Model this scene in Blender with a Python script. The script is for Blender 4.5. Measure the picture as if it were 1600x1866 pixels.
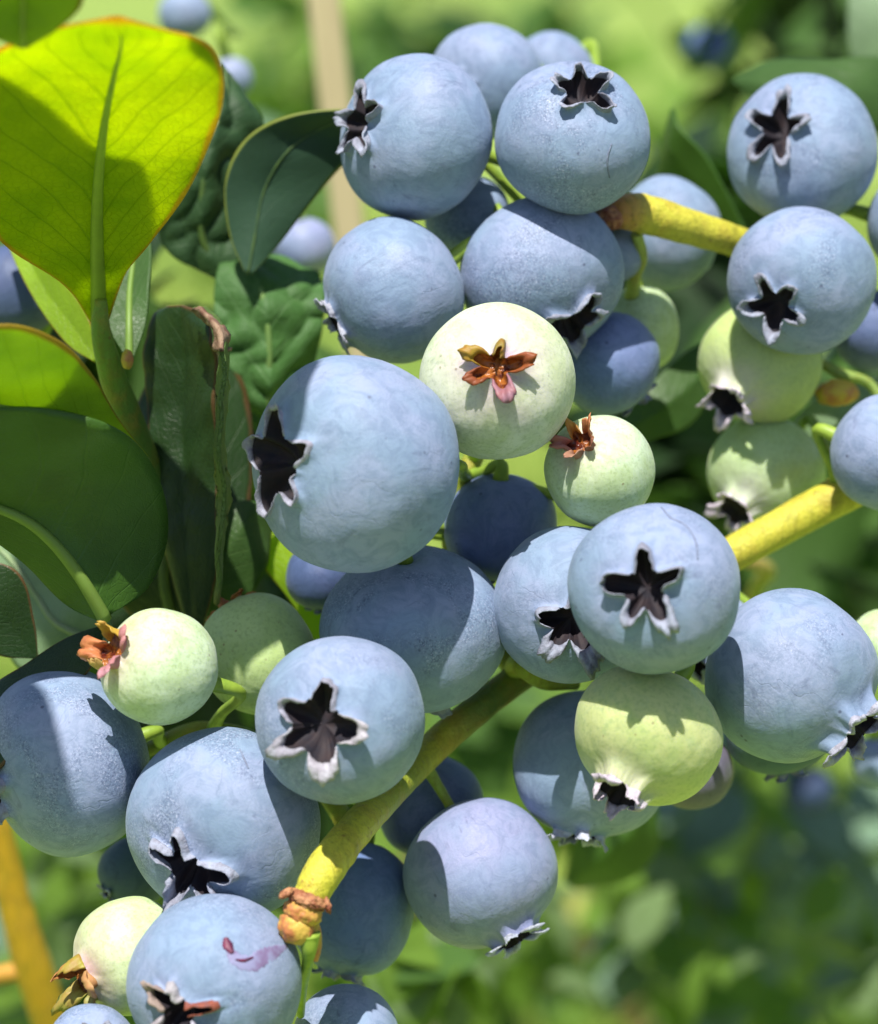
import bpy, bmesh, math, random
from mathutils import Vector, Matrix, Quaternion, noise

random.seed(7)
scene = bpy.context.scene
for o in list(bpy.data.objects):
    bpy.data.objects.remove(o)
C = scene.collection

# ------------------------------------------------------------------ camera, sky, sun, exposure
D = 0.24                       # metres from the lens to the sharp plane
S = 0.08 / 1600.0              # metres covered by one photo pixel on that plane
CAM = Vector((0.0, 0.0, 1.0))
PITCH = math.radians(12)
cam_data = bpy.data.cameras.new('camera')
cam = bpy.data.objects.new('camera', cam_data)
C.objects.link(cam)
cam.location = CAM
cam.rotation_euler = (math.pi / 2 - PITCH, 0, 0)
cam_data.sensor_fit = 'HORIZONTAL'
cam_data.sensor_width = 36
cam_data.lens = 36 * D / 0.08
cam_data.clip_start = 0.01
cam_data.clip_end = 400
cam_data.dof.use_dof = True
cam_data.dof.focus_distance = D - 0.006
cam_data.dof.aperture_fstop = 27
scene.camera = cam

SUN_EL = math.radians(65)
SUN_AZ = math.radians(-13)     # measured from straight behind the camera; negative is to the left
sun_dir = Vector((math.sin(SUN_AZ) * math.cos(SUN_EL), -math.cos(SUN_AZ) * math.cos(SUN_EL), math.sin(SUN_EL)))
world = bpy.data.worlds.new('World')
scene.world = world
world.use_nodes = True
wn = world.node_tree
for n in list(wn.nodes):
    wn.nodes.remove(n)
w_out = wn.nodes.new('ShaderNodeOutputWorld')
w_bg = wn.nodes.new('ShaderNodeBackground')
w_sky = wn.nodes.new('ShaderNodeTexSky')
w_sky.sky_type = 'NISHITA'
w_sky.sun_disc = False
w_sky.sun_elevation = SUN_EL
w_sky.sun_rotation = math.atan2(sun_dir.x, sun_dir.y)
w_bg.inputs['Strength'].default_value = 0.08
wn.links.new(w_sky.outputs[0], w_bg.inputs[0])
wn.links.new(w_bg.outputs[0], w_out.inputs[0])
sd = bpy.data.lights.new('sun', 'SUN')
sd.energy = 5.0
sd.angle = math.radians(0.5)
sd.color = (1.0, 0.96, 0.89)
sun = bpy.data.objects.new('sun', sd)
C.objects.link(sun)
sun.location = (0, -1, 3)
sun.rotation_euler = sun_dir.to_track_quat('Z', 'Y').to_euler()
scene.view_settings.view_transform = 'Standard'
scene.view_settings.look = 'None'
scene.view_settings.exposure = 0.55
scene.view_settings.gamma = 1.0
scene.view_settings.use_curve_mapping = False
scene.cycles.max_bounces = 8
scene.cycles.diffuse_bounces = 4
scene.cycles.transmission_bounces = 6
scene.cycles.use_denoising = True

CR = cam.rotation_euler.to_matrix()
RIGHT, UP, BACK = CR.col[0].copy(), CR.col[1].copy(), CR.col[2].copy()   # BACK points to the camera


def P(px, py, d=0.0):
    """a place in the world: photo column and row, and millimetres beyond the sharp plane"""
    z = D + d * 1e-3
    k = z / D * S
    return CAM + RIGHT * ((px - 800) * k) + UP * ((933 - py) * k) - BACK * z


def K(d=0.0):
    return S * (D + d * 1e-3) / D


# ------------------------------------------------------------------ materials
def new_mat(name):
    m = bpy.data.materials.new(name)
    m.use_nodes = True
    nt = m.node_tree
    for n in list(nt.nodes):
        nt.nodes.remove(n)
    out = nt.nodes.new('ShaderNodeOutputMaterial')
    return m, nt, out


class G:
    """small helper to wire nodes"""
    def __init__(s, nt):
        s.nt = nt

    def node(s, kind, **props):
        n = s.nt.nodes.new(kind)
        for k, v in props.items():
            setattr(n, k, v)
        return n

    def put(s, sock, v):
        if isinstance(v, bpy.types.NodeSocket):
            s.nt.links.new(v, sock)
        else:
            if sock.type == 'RGBA' and len(v) == 3:
                v = (*v, 1)
            sock.default_value = v

    def math(s, op, a, b=0.0, c=None, clamp=False):
        n = s.node('ShaderNodeMath', operation=op)
        n.use_clamp = clamp
        s.put(n.inputs[0], a)
        s.put(n.inputs[1], b)
        if c is not None:
            s.put(n.inputs[2], c)
        return n.outputs[0]

    def mix(s, f, a, b, blend='MIX'):
        n = s.node('ShaderNodeMix', data_type='RGBA', blend_type=blend)
        s.put(n.inputs[0], f)
        s.put(n.inputs[6], a)
        s.put(n.inputs[7], b)
        return n.outputs[2]

    def noise(s, vec, scale, detail=2.0, rough=0.5, dist=0.0):
        n = s.node('ShaderNodeTexNoise')
        if vec is not None:
            s.put(n.inputs['Vector'], vec)
        n.inputs['Scale'].default_value = scale
        n.inputs['Detail'].default_value = detail
        n.inputs['Roughness'].default_value = rough
        n.inputs['Distortion'].default_value = dist
        return n.outputs[0]

    def ramp(s, v, lo, hi, a=0.0, b=1.0):
        n = s.node('ShaderNodeMapRange', interpolation_type='SMOOTHSTEP')
        s.put(n.inputs[0], v)
        n.inputs[1].default_value = lo
        n.inputs[2].default_value = hi
        n.inputs[3].default_value = a
        n.inputs[4].default_value = b
        return n.outputs[0]

    def vmath(s, op, a, b):
        n = s.node('ShaderNodeVectorMath', operation=op)
        s.put(n.inputs[0], a)
        if op == 'SCALE':
            s.put(n.inputs[3], b)
        else:
            s.put(n.inputs[1], b)
        return n.outputs[0]

    def bump(s, h, strength, dist):
        n = s.node('ShaderNodeBump')
        n.inputs['Strength'].default_value = strength
        n.inputs['Distance'].default_value = dist
        s.put(n.inputs['Height'], h)
        return n.outputs[0]

    def principled(s, color, rough=0.5, normal=None, **kw):
        n = s.node('ShaderNodeBsdfPrincipled')
        s.put(n.inputs['Base Color'], color)
        s.put(n.inputs['Roughness'], rough)
        if normal is not None:
            s.put(n.inputs['Normal'], normal)
        for k, v in kw.items():
            s.put(n.inputs[k], v)
        return n.outputs[0]

    def shader_mix(s, f, a, b):
        n = s.node('ShaderNodeMixShader')
        s.put(n.inputs[0], f)
        s.put(n.inputs[1], a)
        s.put(n.inputs[2], b)
        return n.outputs[0]


def local_vec(g):
    """object-space position, shifted by a random amount for every object"""
    tc = g.node('ShaderNodeTexCoord')
    oi = g.node('ShaderNodeObjectInfo')
    off = g.math('MULTIPLY', oi.outputs['Random'], 3.0)
    return g.vmath('ADD', tc.outputs['Object'], off), tc, oi


def mat_blue_skin():
    m, nt, out = new_mat('blueberry_skin')
    g = G(nt)
    v, tc, oi = local_vec(g)
    bloom = g.mix(g.ramp(g.noise(v, 130, 3, 0.6), 0.38, 0.62), (0.215, 0.298, 0.428), (0.262, 0.312, 0.462))
    bloom = g.mix(g.ramp(g.noise(v, 420, 4, 0.7, 1.5), 0.40, 0.66, 0, 0.55), bloom, (0.140, 0.200, 0.310))
    patch = g.ramp(g.noise(v, 150, 3, 0.6, 0.6), 0.44, 0.62)
    grain = g.ramp(g.noise(v, 4200, 3, 0.8), 0.40, 0.66)
    own = g.math('MULTIPLY_ADD', g.math('FRACT', g.math('MULTIPLY', oi.outputs['Random'], 17.3)), 0.85, 0.15)
    amt = g.math('MULTIPLY', g.math('MULTIPLY_ADD', patch, 0.85, 0.05), own)
    col = g.mix(g.math('MULTIPLY', grain, amt), bloom, (0.085, 0.115, 0.200))
    fl = g.math('MULTIPLY', g.ramp(g.noise(v, 5200, 2, 0.7), 0.54, 0.70), g.math('MULTIPLY', g.math('MULTIPLY_ADD', patch, 0.70, 0.05), own))
    col = g.mix(fl, col, (0.46, 0.50, 0.66))
    # rubbed places, where the waxy bloom has gone
    sv = g.node('ShaderNodeMapping')
    g.put(sv.inputs[0], v)
    sv.inputs['Rotation'].default_value = (0.3, 0.5, 0.2)
    sv.inputs['Scale'].default_value = (1, 1, 0.16)
    streak = g.ramp(g.noise(sv.outputs[0], 900, 4, 0.65, 0.8), 0.56, 0.72)
    smask = g.ramp(g.noise(v, 150, 2), 0.48, 0.62)
    col = g.mix(g.math('MULTIPLY', g.math('MULTIPLY', streak, smask), 0.6), col, (0.085, 0.110, 0.19))
    rub = g.ramp(g.noise(v, 280, 5, 0.65, 1.2), 0.60, 0.74)
    col = g.mix(g.math('MULTIPLY', rub, 0.5), col, (0.10, 0.125, 0.21))
    # little dark specks
    vo = g.node('ShaderNodeTexVoronoi')
    g.put(vo.inputs['Vector'], v)
    vo.inputs['Scale'].default_value = 620
    spot = g.ramp(vo.outputs['Distance'], 0.07, 0.15, 1, 0)
    pick = g.ramp(g.noise(v, 400, 1), 0.60, 0.66)
    col = g.mix(g.math('MULTIPLY', g.math('MULTIPLY', spot, pick), 0.65), col, (0.045, 0.05, 0.10))
    # faint meridian creases, denser towards the stalk end
    sx = g.node('ShaderNodeSeparateXYZ')
    g.put(sx.inputs[0], tc.outputs['Object'])
    ang = g.math('ARCTAN2', sx.outputs[1], sx.outputs[0])
    wob = g.math('MULTIPLY', g.noise(v, 160, 3), 9.0)
    mer = g.math('ABSOLUTE', g.math('SINE', g.math('MULTIPLY_ADD', ang, 7.0, wob)))
    crease = g.math('MULTIPLY', g.ramp(mer, 0.0, 0.07, 1, 0), g.ramp(g.noise(v, 130, 2), 0.47, 0.6))
    col = g.mix(g.math('MULTIPLY', crease, 0.22), col, (0.10, 0.13, 0.22))
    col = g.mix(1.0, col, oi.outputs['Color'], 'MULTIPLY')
    h = g.math('ADD', g.math('MULTIPLY', g.noise(v, 3600, 2, 0.6), 0.35), g.math('MULTIPLY', g.noise(v, 420, 4, 0.6, 0.6), 1.5))
    h = g.math('ADD', h, g.math('MULTIPLY', g.noise(sv.outputs[0], 600, 3, 0.6), 0.8))
    h = g.math('SUBTRACT', h, g.math('MULTIPLY', crease, 0.35))
    nb = g.bump(h, 0.27, 0.00024)
    sh = g.principled(col, g.math('MULTIPLY_ADD', patch, -0.12, 0.66), nb, **{'Specular IOR Level': 0.35,
                      'Sheen Weight': 0.10, 'Sheen Roughness': 0.5, 'Sheen Tint': (0.75, 0.88, 1.0)})
    nt.links.new(sh, out.inputs[0])
    return m


def mat_green_skin():
    m, nt, out = new_mat('unripe_berry_skin')
    g = G(nt)
    v, tc, oi = local_vec(g)
    base = g.mix(g.ramp(g.noise(v, 180, 4, 0.65, 0.8), 0.40, 0.62, 0, 0.5), oi.outputs['Color'], (0.36, 0.48, 0.16))
    base = g.mix(g.ramp(g.noise(v, 520, 4, 0.7, 1.0), 0.52, 0.70, 0, 0.35), base, (0.30, 0.42, 0.22))
    base = g.mix(g.ramp(g.noise(v, 2600, 2, 0.7), 0.46, 0.70, 0, 0.42), base, (0.24, 0.34, 0.13))
    ca = g.node('ShaderNodeVertexColor', layer_name='Col')
    base = g.mix(ca.outputs['Alpha'], base, ca.outputs['Color'])
    vo = g.node('ShaderNodeTexVoronoi')
    g.put(vo.inputs['Vector'], v)
    vo.inputs['Scale'].default_value = 800
    spot = g.math('MULTIPLY', g.ramp(vo.outputs['Distance'], 0.06, 0.13, 1, 0), g.ramp(g.noise(v, 300, 1), 0.58, 0.64))
    base = g.mix(g.math('MULTIPLY', spot, 0.6), base, (0.18, 0.12, 0.06))
    sx = g.node('ShaderNodeSeparateXYZ')
    g.put(sx.inputs[0], tc.outputs['Object'])
    ang = g.math('ARCTAN2', sx.outputs[1], sx.outputs[0])
    mer = g.math('ABSOLUTE', g.math('SINE', g.math('MULTIPLY_ADD', ang, 5.0, g.math('MULTIPLY', g.noise(v, 140, 2), 5.0))))
    h = g.math('ADD', g.noise(v, 900, 3), g.math('MULTIPLY', g.ramp(mer, 0, 0.8), 0.3))
    nb = g.bump(h, 0.4, 0.00025)
    sh = g.principled(base, 0.5, nb, **{'Specular IOR Level': 0.35, 'Subsurface Weight': 0.35,
                      'Subsurface Radius': (0.9, 1.0, 0.25), 'Subsurface Scale': 0.0022, 'Sheen Weight': 0.1})
    nt.links.new(sh, out.inputs[0])
    return m


def mat_simple(name, col, rough=0.6, nscale=400, var=0.3, col2=None, bump=0.2, bdist=0.0002, use_obj=False, trans=0.0,
               spec=0.4):
    m, nt, out = new_mat(name)
    g = G(nt)
    v, tc, oi = local_vec(g)
    c2 = col2 or tuple(c * 0.5 for c in col)
    n1 = g.noise(v, nscale, 4, 0.6)
    base = oi.outputs['Color'] if use_obj else col
    c = g.mix(g.ramp(n1, 0.5 - var, 0.5 + var), base, g.mix(0.5, base, c2) if use_obj else c2)
    nb = g.bump(n1, bump, bdist)
    sh = g.principled(c, rough, nb, **{'Specular IOR Level': spec})
    if trans:
        t = g.node('ShaderNodeBsdfTranslucent')
        g.put(t.inputs[0], c)
        sh = g.shader_mix(trans, sh, t.outputs[0])
    nt.links.new(sh, out.inputs[0])
    return m


def mat_twig(name='twig_bark', rough=0.5):
    m, nt, out = new_mat(name)
    g = G(nt)
    v, tc, oi = local_vec(g)
    ca = g.node('ShaderNodeVertexColor', layer_name='Col')
    n1 = g.noise(v, 350, 4, 0.65)
    n2 = g.noise(v, 2600, 3, 0.7)
    st = g.node('ShaderNodeMapping')
    g.put(st.inputs[0], v)
    st.inputs['Rotation'].default_value = (0.0, 0.95, 0.0)
    st.inputs['Scale'].default_value = (1, 1, 0.12)
    n3 = g.noise(st.outputs[0], 1500, 4, 0.65, 0.5)
    c = g.mix(g.ramp(n1, 0.46, 0.70, 0, 0.4), ca.outputs['Color'], (0.42, 0.24, 0.035))
    c = g.mix(g.ramp(n3, 0.46, 0.68, 0, 0.4), c, (0.20, 0.20, 0.02))
    c = g.mix(g.ramp(n2, 0.45, 0.8, 0, 0.5), c, (0.17, 0.15, 0.02))
    vo = g.node('ShaderNodeTexVoronoi')
    g.put(vo.inputs['Vector'], v)
    vo.inputs['Scale'].default_value = 900
    spot = g.math('MULTIPLY', g.ramp(vo.outputs['Distance'], 0.10, 0.2, 1, 0), g.ramp(g.noise(v, 500, 1), 0.5, 0.6))
    c = g.mix(g.math('MULTIPLY', spot, 0.55), c, (0.22, 0.09, 0.03))
    nb = g.bump(g.math('ADD', g.math('ADD', n1, n2), g.math('MULTIPLY', n3, 1.2)), 0.55, 0.0003)
    sh = g.principled(c, rough, nb, **{'Specular IOR Level': 0.4, 'Subsurface Weight': 0.15,
                      'Subsurface Radius': (1, 0.8, 0.2), 'Subsurface Scale': 0.0012})
    nt.links.new(sh, out.inputs[0])
    return m


def mat_leaf(name, refl, trans, tw=0.4, vein=(0.3, 0.4, 0.08), vein_amt=0.35, edge=None, edge_amt=0.0, rough=0.42,
             bump=0.5, side_n=9.0, blotch=None, cell=1900.0, spec=0.4):
    m, nt, out = new_mat(name)
    g = G(nt)
    v, tc, oi = local_vec(g)
    sx = g.node('ShaderNodeSeparateXYZ')
    g.put(sx.inputs[0], tc.outputs['UV'])
    u, w = sx.outputs[0], sx.outputs[1]
    side = g.math('ABSOLUTE', g.math('SUBTRACT', w, 0.5))
    wob = g.math('MULTIPLY', g.noise(v, 90, 2), 1.1)
    sg = g.math('MULTIPLY', g.math('GREATER_THAN', w, 0.5), 0.37)
    ph = g.math('ADD', g.math('SUBTRACT', g.math('MULTIPLY', u, side_n), g.math('MULTIPLY', side, side_n * 0.62)), g.math('ADD', wob, sg))
    line = g.math('ABSOLUTE', g.math('SUBTRACT', g.math('FRACT', ph), 0.5))
    wid = g.math('MULTIPLY_ADD', side, -0.09, 0.075)
    veins = g.math('SUBTRACT', 1.0, g.math('DIVIDE', line, wid), clamp=True)
    vo = g.node('ShaderNodeTexVoronoi', feature='DISTANCE_TO_EDGE')
    g.put(vo.inputs['Vector'], g.vmath('ADD', v, g.vmath('SCALE', g.node('ShaderNodeTexNoise').outputs[1], 0.0)))
    vo.inputs['Scale'].default_value = cell
    net = g.ramp(vo.outputs['Distance'], 0.0, 0.09, 1, 0)
    vv = g.math('ADD', veins, g.math('MULTIPLY', net, 0.40), clamp=True)
    big = g.noise(v, 110, 3, 0.6)
    rc = g.mix(g.ramp(big, 0.35, 0.68, 0, 0.55), refl, tuple(c * 0.55 for c in refl))
    tcx = g.mix(g.ramp(big, 0.35, 0.70, 0, 0.55), trans, (trans[0] * 0.55, trans[1] * 0.72, trans[2] * 0.5))
    rc = g.mix(g.math('MULTIPLY', vv, vein_amt), rc, vein)
    tcx = g.mix(g.math('MULTIPLY', vv, vein_amt * 0.9), tcx, (trans[0] * 0.45, trans[1] * 0.62, trans[2] * 0.5))
    if blotch:
        bm_ = g.ramp(g.noise(v, 230, 4, 0.6), 0.62, 0.70)
        rc = g.mix(bm_, rc, blotch)
        tcx = g.mix(bm_, tcx, blotch)
    if edge:
        em = g.math('MULTIPLY', g.ramp(g.math('ADD', side, g.math('MULTIPLY', g.noise(v, 200, 2), 0.05)), 0.491, 0.512), edge_amt)
        tip = g.math('MULTIPLY', g.ramp(g.math('ADD', u, g.math('MULTIPLY', g.noise(v, 130, 2), 0.06)), 0.96, 1.03), edge_amt)
        em = g.math('MAXIMUM', em, tip)
        rc = g.mix(em, rc, edge)
        tcx = g.mix(em, tcx, edge)
    h = g.math('ADD', g.math('MULTIPLY', vv, -0.7), g.noise(v, 700, 3, 0.6))
    nb = g.bump(h, bump, 0.0003)
    sh = g.principled(rc, rough, nb, **{'Specular IOR Level': spec})
    t = g.node('ShaderNodeBsdfTranslucent')
    g.put(t.inputs[0], tcx)
    g.put(t.inputs['Normal'], nb)
    nt.links.new(g.shader_mix(tw, sh, t.outputs[0]), out.inputs[0])
    return m


M = {}
M['blue'] = mat_blue_skin()
M['green'] = mat_green_skin()
M['cup_blue'] = mat_simple('calyx_cup_dark', (0.010, 0.010, 0.018), 0.75, 900, 0.25, (0.03, 0.018, 0.02))
M['cup_green'] = mat_simple('calyx_cup_amber', (0.36, 0.12, 0.02), 0.3, 900, 0.12, (0.08, 0.012, 0.006), 0.7, 0.0004)
M['lobe'] = mat_simple('calyx_lobe', (0.4, 0.4, 0.5), 0.62, 1500, 0.22, (0.10, 0.07, 0.09), 0.6, 0.0004, use_obj=True)
M['lobe_soft'] = mat_simple('calyx_lobe_soft', (0.4, 0.4, 0.5), 0.5, 900, 0.22, (0.4, 0.1, 0.05), 0.4, 0.0003, use_obj=True, trans=0.3)
M['twig'] = mat_twig()
M['pedicel'] = mat_simple('pedicel', (0.30, 0.42, 0.05), 0.45, 600, 0.3, (0.16, 0.26, 0.03))
M['scar'] = mat_simple('skin_scar', (0.18, 0.13, 0.25), 0.6, 350, 0.08, (0.235, 0.235, 0.39), 0.6, 0.0003)
M['scar_red'] = mat_simple('scar_red', (0.17, 0.02, 0.06), 0.5, 900, 0.2, (0.06, 0.01, 0.04), 0.6, 0.0003)
M['rust'] = mat_simple('rust_stain', (0.45, 0.07, 0.02), 0.6, 900, 0.2, (0.12, 0.02, 0.01), 0.6, 0.0003)
M['crack'] = mat_simple('skin_crack', (0.13, 0.15, 0.22), 0.7, 2500, 0.2, (0.20, 0.24, 0.34))
M['bud'] = mat_simple('bud_scale', (0.46, 0.22, 0.10), 0.6, 1100, 0.16, (0.22, 0.06, 0.03), 0.9, 0.0005)
M['bud_o'] = mat_simple('bud_orange', (0.58, 0.38, 0.07), 0.55, 650, 0.10, (0.42, 0.15, 0.05), 0.8, 0.0004)
M['withered'] = mat_simple('withered_leaf', (0.30, 0.20, 0.13), 0.7, 900, 0.2, (0.12, 0.05, 0.03), 0.8, 0.0004)
M['bud_y'] = mat_simple('bud_yellow', (0.56, 0.42, 0.05), 0.55, 520, 0.12, (0.50, 0.22, 0.07), 0.7, 0.0004)
M['leaf_backlit'] = mat_leaf('leaf_backlit', (0.09, 0.17, 0.015), (0.86, 0.98, 0.015), 0.80, (0.16, 0.30, 0.03), 0.42,
                             (0.95, 0.42, 0.10), 0.6, 0.5, 0.9, 11, cell=1500)
M['leaf_yellow'] = mat_leaf('leaf_yellow', (0.34, 0.50, 0.03), (0.60, 0.80, 0.02), 0.55, (0.30, 0.42, 0.05), 0.25,
                            (0.40, 0.10, 0.03), 0.6, 0.42, 0.4, 9)
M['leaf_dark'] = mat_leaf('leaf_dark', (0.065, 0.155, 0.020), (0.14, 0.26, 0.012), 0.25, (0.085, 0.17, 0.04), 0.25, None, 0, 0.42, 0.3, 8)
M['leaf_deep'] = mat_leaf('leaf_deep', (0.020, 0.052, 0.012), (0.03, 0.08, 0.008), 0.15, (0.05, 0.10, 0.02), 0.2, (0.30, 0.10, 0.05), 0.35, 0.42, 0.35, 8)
M['leaf_mid'] = mat_leaf('leaf_mid', (0.07, 0.15, 0.035), (0.16, 0.28, 0.02), 0.35, (0.14, 0.24, 0.06), 0.3, None, 0, 0.42, 0.3, 9)
M['leaf_pale'] = mat_leaf('leaf_pale', (0.24, 0.36, 0.19), (0.20, 0.34, 0.06), 0.25, (0.34, 0.44, 0.26), 0.3, None, 0, 0.4, 0.3, 9)
M['leaf_fold'] = mat_leaf('leaf_fold', (0.19, 0.31, 0.08), (0.25, 0.40, 0.05), 0.35, (0.10, 0.18, 0.04), 0.5, (0.40, 0.38, 0.12), 0.5, 0.45, 0.8, 30, cell=1500)
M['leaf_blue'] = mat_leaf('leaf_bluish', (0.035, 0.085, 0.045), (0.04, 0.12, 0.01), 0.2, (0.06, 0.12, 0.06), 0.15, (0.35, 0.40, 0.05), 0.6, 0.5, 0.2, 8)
M['leaf_quilt'] = mat_leaf('leaf_quilted', (0.07, 0.18, 0.04), (0.12, 0.26, 0.02), 0.25, (0.16, 0.30, 0.11), 0.45, None, 0, 0.6, 0.35, 7, cell=700.0)
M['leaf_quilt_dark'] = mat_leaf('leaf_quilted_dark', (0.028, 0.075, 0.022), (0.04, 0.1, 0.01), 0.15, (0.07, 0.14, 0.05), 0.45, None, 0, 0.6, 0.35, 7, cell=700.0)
M['midrib'] = mat_simple('midrib', (0.5, 0.5, 0.5), 0.45, 500, 0.3, (0.2, 0.3, 0.05), use_obj=True, trans=0.25)
M['bg_leaf_a'] = mat_leaf('bush_leaf_fresh', (0.22, 0.38, 0.05), (0.40, 0.60, 0.03), 0.45, (0.2, 0.32, 0.06), 0.2)
M['bg_leaf_b'] = mat_leaf('bush_leaf_green', (0.12, 0.25, 0.05), (0.22, 0.40, 0.03), 0.38, (0.12, 0.2, 0.05), 0.2)
M['bg_leaf_c'] = mat_leaf('bush_leaf_glossy', (0.26, 0.42, 0.27), (0.16, 0.32, 0.06), 0.25, (0.2, 0.3, 0.15), 0.2, rough=0.32, spec=0.6)
M['bg_leaf_e'] = mat_leaf('bush_leaf_pale', (0.27, 0.40, 0.16), (0.32, 0.48, 0.10), 0.4, (0.3, 0.4, 0.2), 0.2)
M['bg_leaf_d'] = mat_leaf('bush_leaf_shade', (0.022, 0.062, 0.014), (0.05, 0.11, 0.01), 0.3, (0.05, 0.1, 0.02), 0.2)  # shaded copy of the bush leaf, shade put into its colours


# ------------------------------------------------------------------ mesh helpers
def link(name, me, mat=None, parent=None, loc=None, color=None):
    o = bpy.data.objects.new(name, me)
    C.objects.link(o)
    if mat is not None and not me.materials:
        me.materials.append(mat)
    if parent is not None:
        o.parent = parent
    if loc is not None:
        o.location = loc
    if color is not None:
        o.color = (*color[:3], 1)
    return o


def empty(name, loc, label, cat, group=None):
    o = bpy.data.objects.new(name, None)
    o.empty_display_size = 0.003
    C.objects.link(o)
    o.location = loc
    return tag(o, label, cat, group)


def tag(o, label=None, cat=None, group=None, kind=None):
    if label:
        o['label'] = label
    if cat:
        o['category'] = cat
    if group:
        o['group'] = group
    if kind:
        o['kind'] = kind
    return o


def mesh_from(verts, faces, name, smooth=True, uvs=None, cols=None):
    me = bpy.data.meshes.new(name)
    me.from_pydata([tuple(v) for v in verts], [], faces)
    if smooth:
        me.polygons.foreach_set('use_smooth', [True] * len(me.polygons))
    if uvs is not None:
        ul = me.uv_layers.new(name='UVMap')
        for lp in me.loops:
            ul.data[lp.index].uv = uvs[lp.vertex_index]
    if cols is not None:
        ca = me.color_attributes.new('Col', 'FLOAT_COLOR', 'POINT')
        flat = []
        for c in cols:
            flat.extend(c if len(c) == 4 else (*c, 1))
        ca.data.foreach_set('color', flat)
    me.update()
    return me


def shell(grid, thick, name, uvs=None, cols=None, smooth=True):
    """closed thin sheet over a rows x cols grid of points"""
    nr, nc = len(grid), len(grid[0])
    nor = []
    for i in range(nr):
        for j in range(nc):
            a = grid[min(i + 1, nr - 1)][j] - grid[max(i - 1, 0)][j]
            b = grid[i][min(j + 1, nc - 1)] - grid[i][max(j - 1, 0)]
            n = a.cross(b)
            nor.append(n.normalized() if n.length > 1e-14 else Vector((0, 0, 0)))
    # tips collapse to a point: borrow the neighbour's normal
    for i in range(nr):
        for j in range(nc):
            if nor[i * nc + j].length < 0.5:
                nor[i * nc + j] = nor[min(max(i, 1), nr - 2) * nc + j]
    vs, fs = [], []
    for s in (0.5, -0.5):
        for i in range(nr):
            for j in range(nc):
                vs.append(grid[i][j] + nor[i * nc + j] * (thick * s))
    N = nr * nc
    for i in range(nr - 1):
        for j in range(nc - 1):
            a, b, c, d = i * nc + j, i * nc + j + 1, (i + 1) * nc + j + 1, (i + 1) * nc + j
            fs.append((a, d, c, b))
            fs.append((a + N, b + N, c + N, d + N))
    rim = [j for j in range(nc)] + [i * nc + nc - 1 for i in range(1, nr)] + [(nr - 1) * nc + j for j in range(nc - 2, -1, -1)] + [i * nc for i in range(nr - 2, 0, -1)]
    for a, b in zip(rim, rim[1:] + rim[:1]):
        fs.append((a, b, b + N, a + N))
    uu = (uvs + uvs) if uvs else None
    cc = (cols + cols) if cols else None
    return mesh_from(vs, fs, name, smooth, uu, cc)


def catmull(pts, n):
    """n+1 samples through pts (any vectors)"""
    out = []
    m = len(pts) - 1
    for k in range(n + 1):
        t = k / n * m
        i = min(int(t), m - 1)
        f = t - i
        p1, p2 = pts[i], pts[i + 1]
        p0 = pts[i - 1] if i > 0 else p1 * 2 - p2
        p3 = pts[i + 2] if i + 2 <= m else p2 * 2 - p1
        out.append(0.5 * ((2 * p1) + (p2 - p0) * f + (2 * p0 - 5 * p1 + 4 * p2 - p3) * f * f + (3 * p1 - p0 - 3 * p2 + p3) * f ** 3))
    return out


def tube(pts, radii, name, segs=20, n=None, cols=None, rough=0.0, seed=0.0, origin=None):
    """tapered tube through pts; radii in metres; optional colour per point"""
    n = n or (len(pts) - 1) * 8
    c = catmull(pts, n)
    rr = [v.x for v in catmull([Vector((r, 0, 0)) for r in radii], n)]
    cc = catmull([Vector(q) for q in cols], n) if cols else None
    o = origin or Vector((0, 0, 0))
    up = None
    vs, fs, vc = [], [], []
    for i, p in enumerate(c):
        t = (c[min(i + 1, n)] - c[max(i - 1, 0)]).normalized()
        if up is None:
            up = t.orthogonal().normalized()
        up = (up - t * up.dot(t)).normalized()
        s = t.cross(up)
        for j in range(segs):
            a = 2 * math.pi * j / segs
            r = rr[i]
            if rough:
                r *= 1 + rough * noise.noise(Vector((math.cos(a) * 1.2, math.sin(a) * 1.2, i * 0.35 + seed)))
            vs.append(p + (up * math.cos(a) + s * math.sin(a)) * r - o)
            if cc:
                vc.append(tuple(cc[i]))
    for i in range(n):
        for j in range(segs):
            a, b = i * segs + j, i * segs + (j + 1) % segs
            fs.append((a, b, b + segs, a + segs))
    vs.append(c[0] - o)
    vs.append(c[-1] - o)
    if cc:
        vc += [tuple(cc[0]), tuple(cc[-1])]
    k = len(vs)
    for j in range(segs):
        fs.append((k - 2, (j + 1) % segs, j))
        fs.append((k - 1, n * segs + j, n * segs + (j + 1) % segs))
    return mesh_from(vs, fs, name, True, None, vc if cc else None)


# ------------------------------------------------------------------ berries
TWIGS = {}     # name -> polyline of world points that pedicels can join


def star_radius(ph, lobes, base, amp, sharp):
    v = 0.0
    for a, w, *_ in lobes:
        d = (ph - a + math.pi) % (2 * math.pi) - math.pi
        v = max(v, w * math.exp(-abs(d / (sharp * (0.8 + 0.45 * ((a * 7.31) % 1)))) ** 2.6))
    q = Vector((math.cos(ph) * 2.3, math.sin(ph) * 2.3, lobes[0][0] * 9))
    return (base + amp * v) * (1 + 0.16 * noise.noise(q) + 0.07 * noise.noise(q * 3.1))


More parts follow.
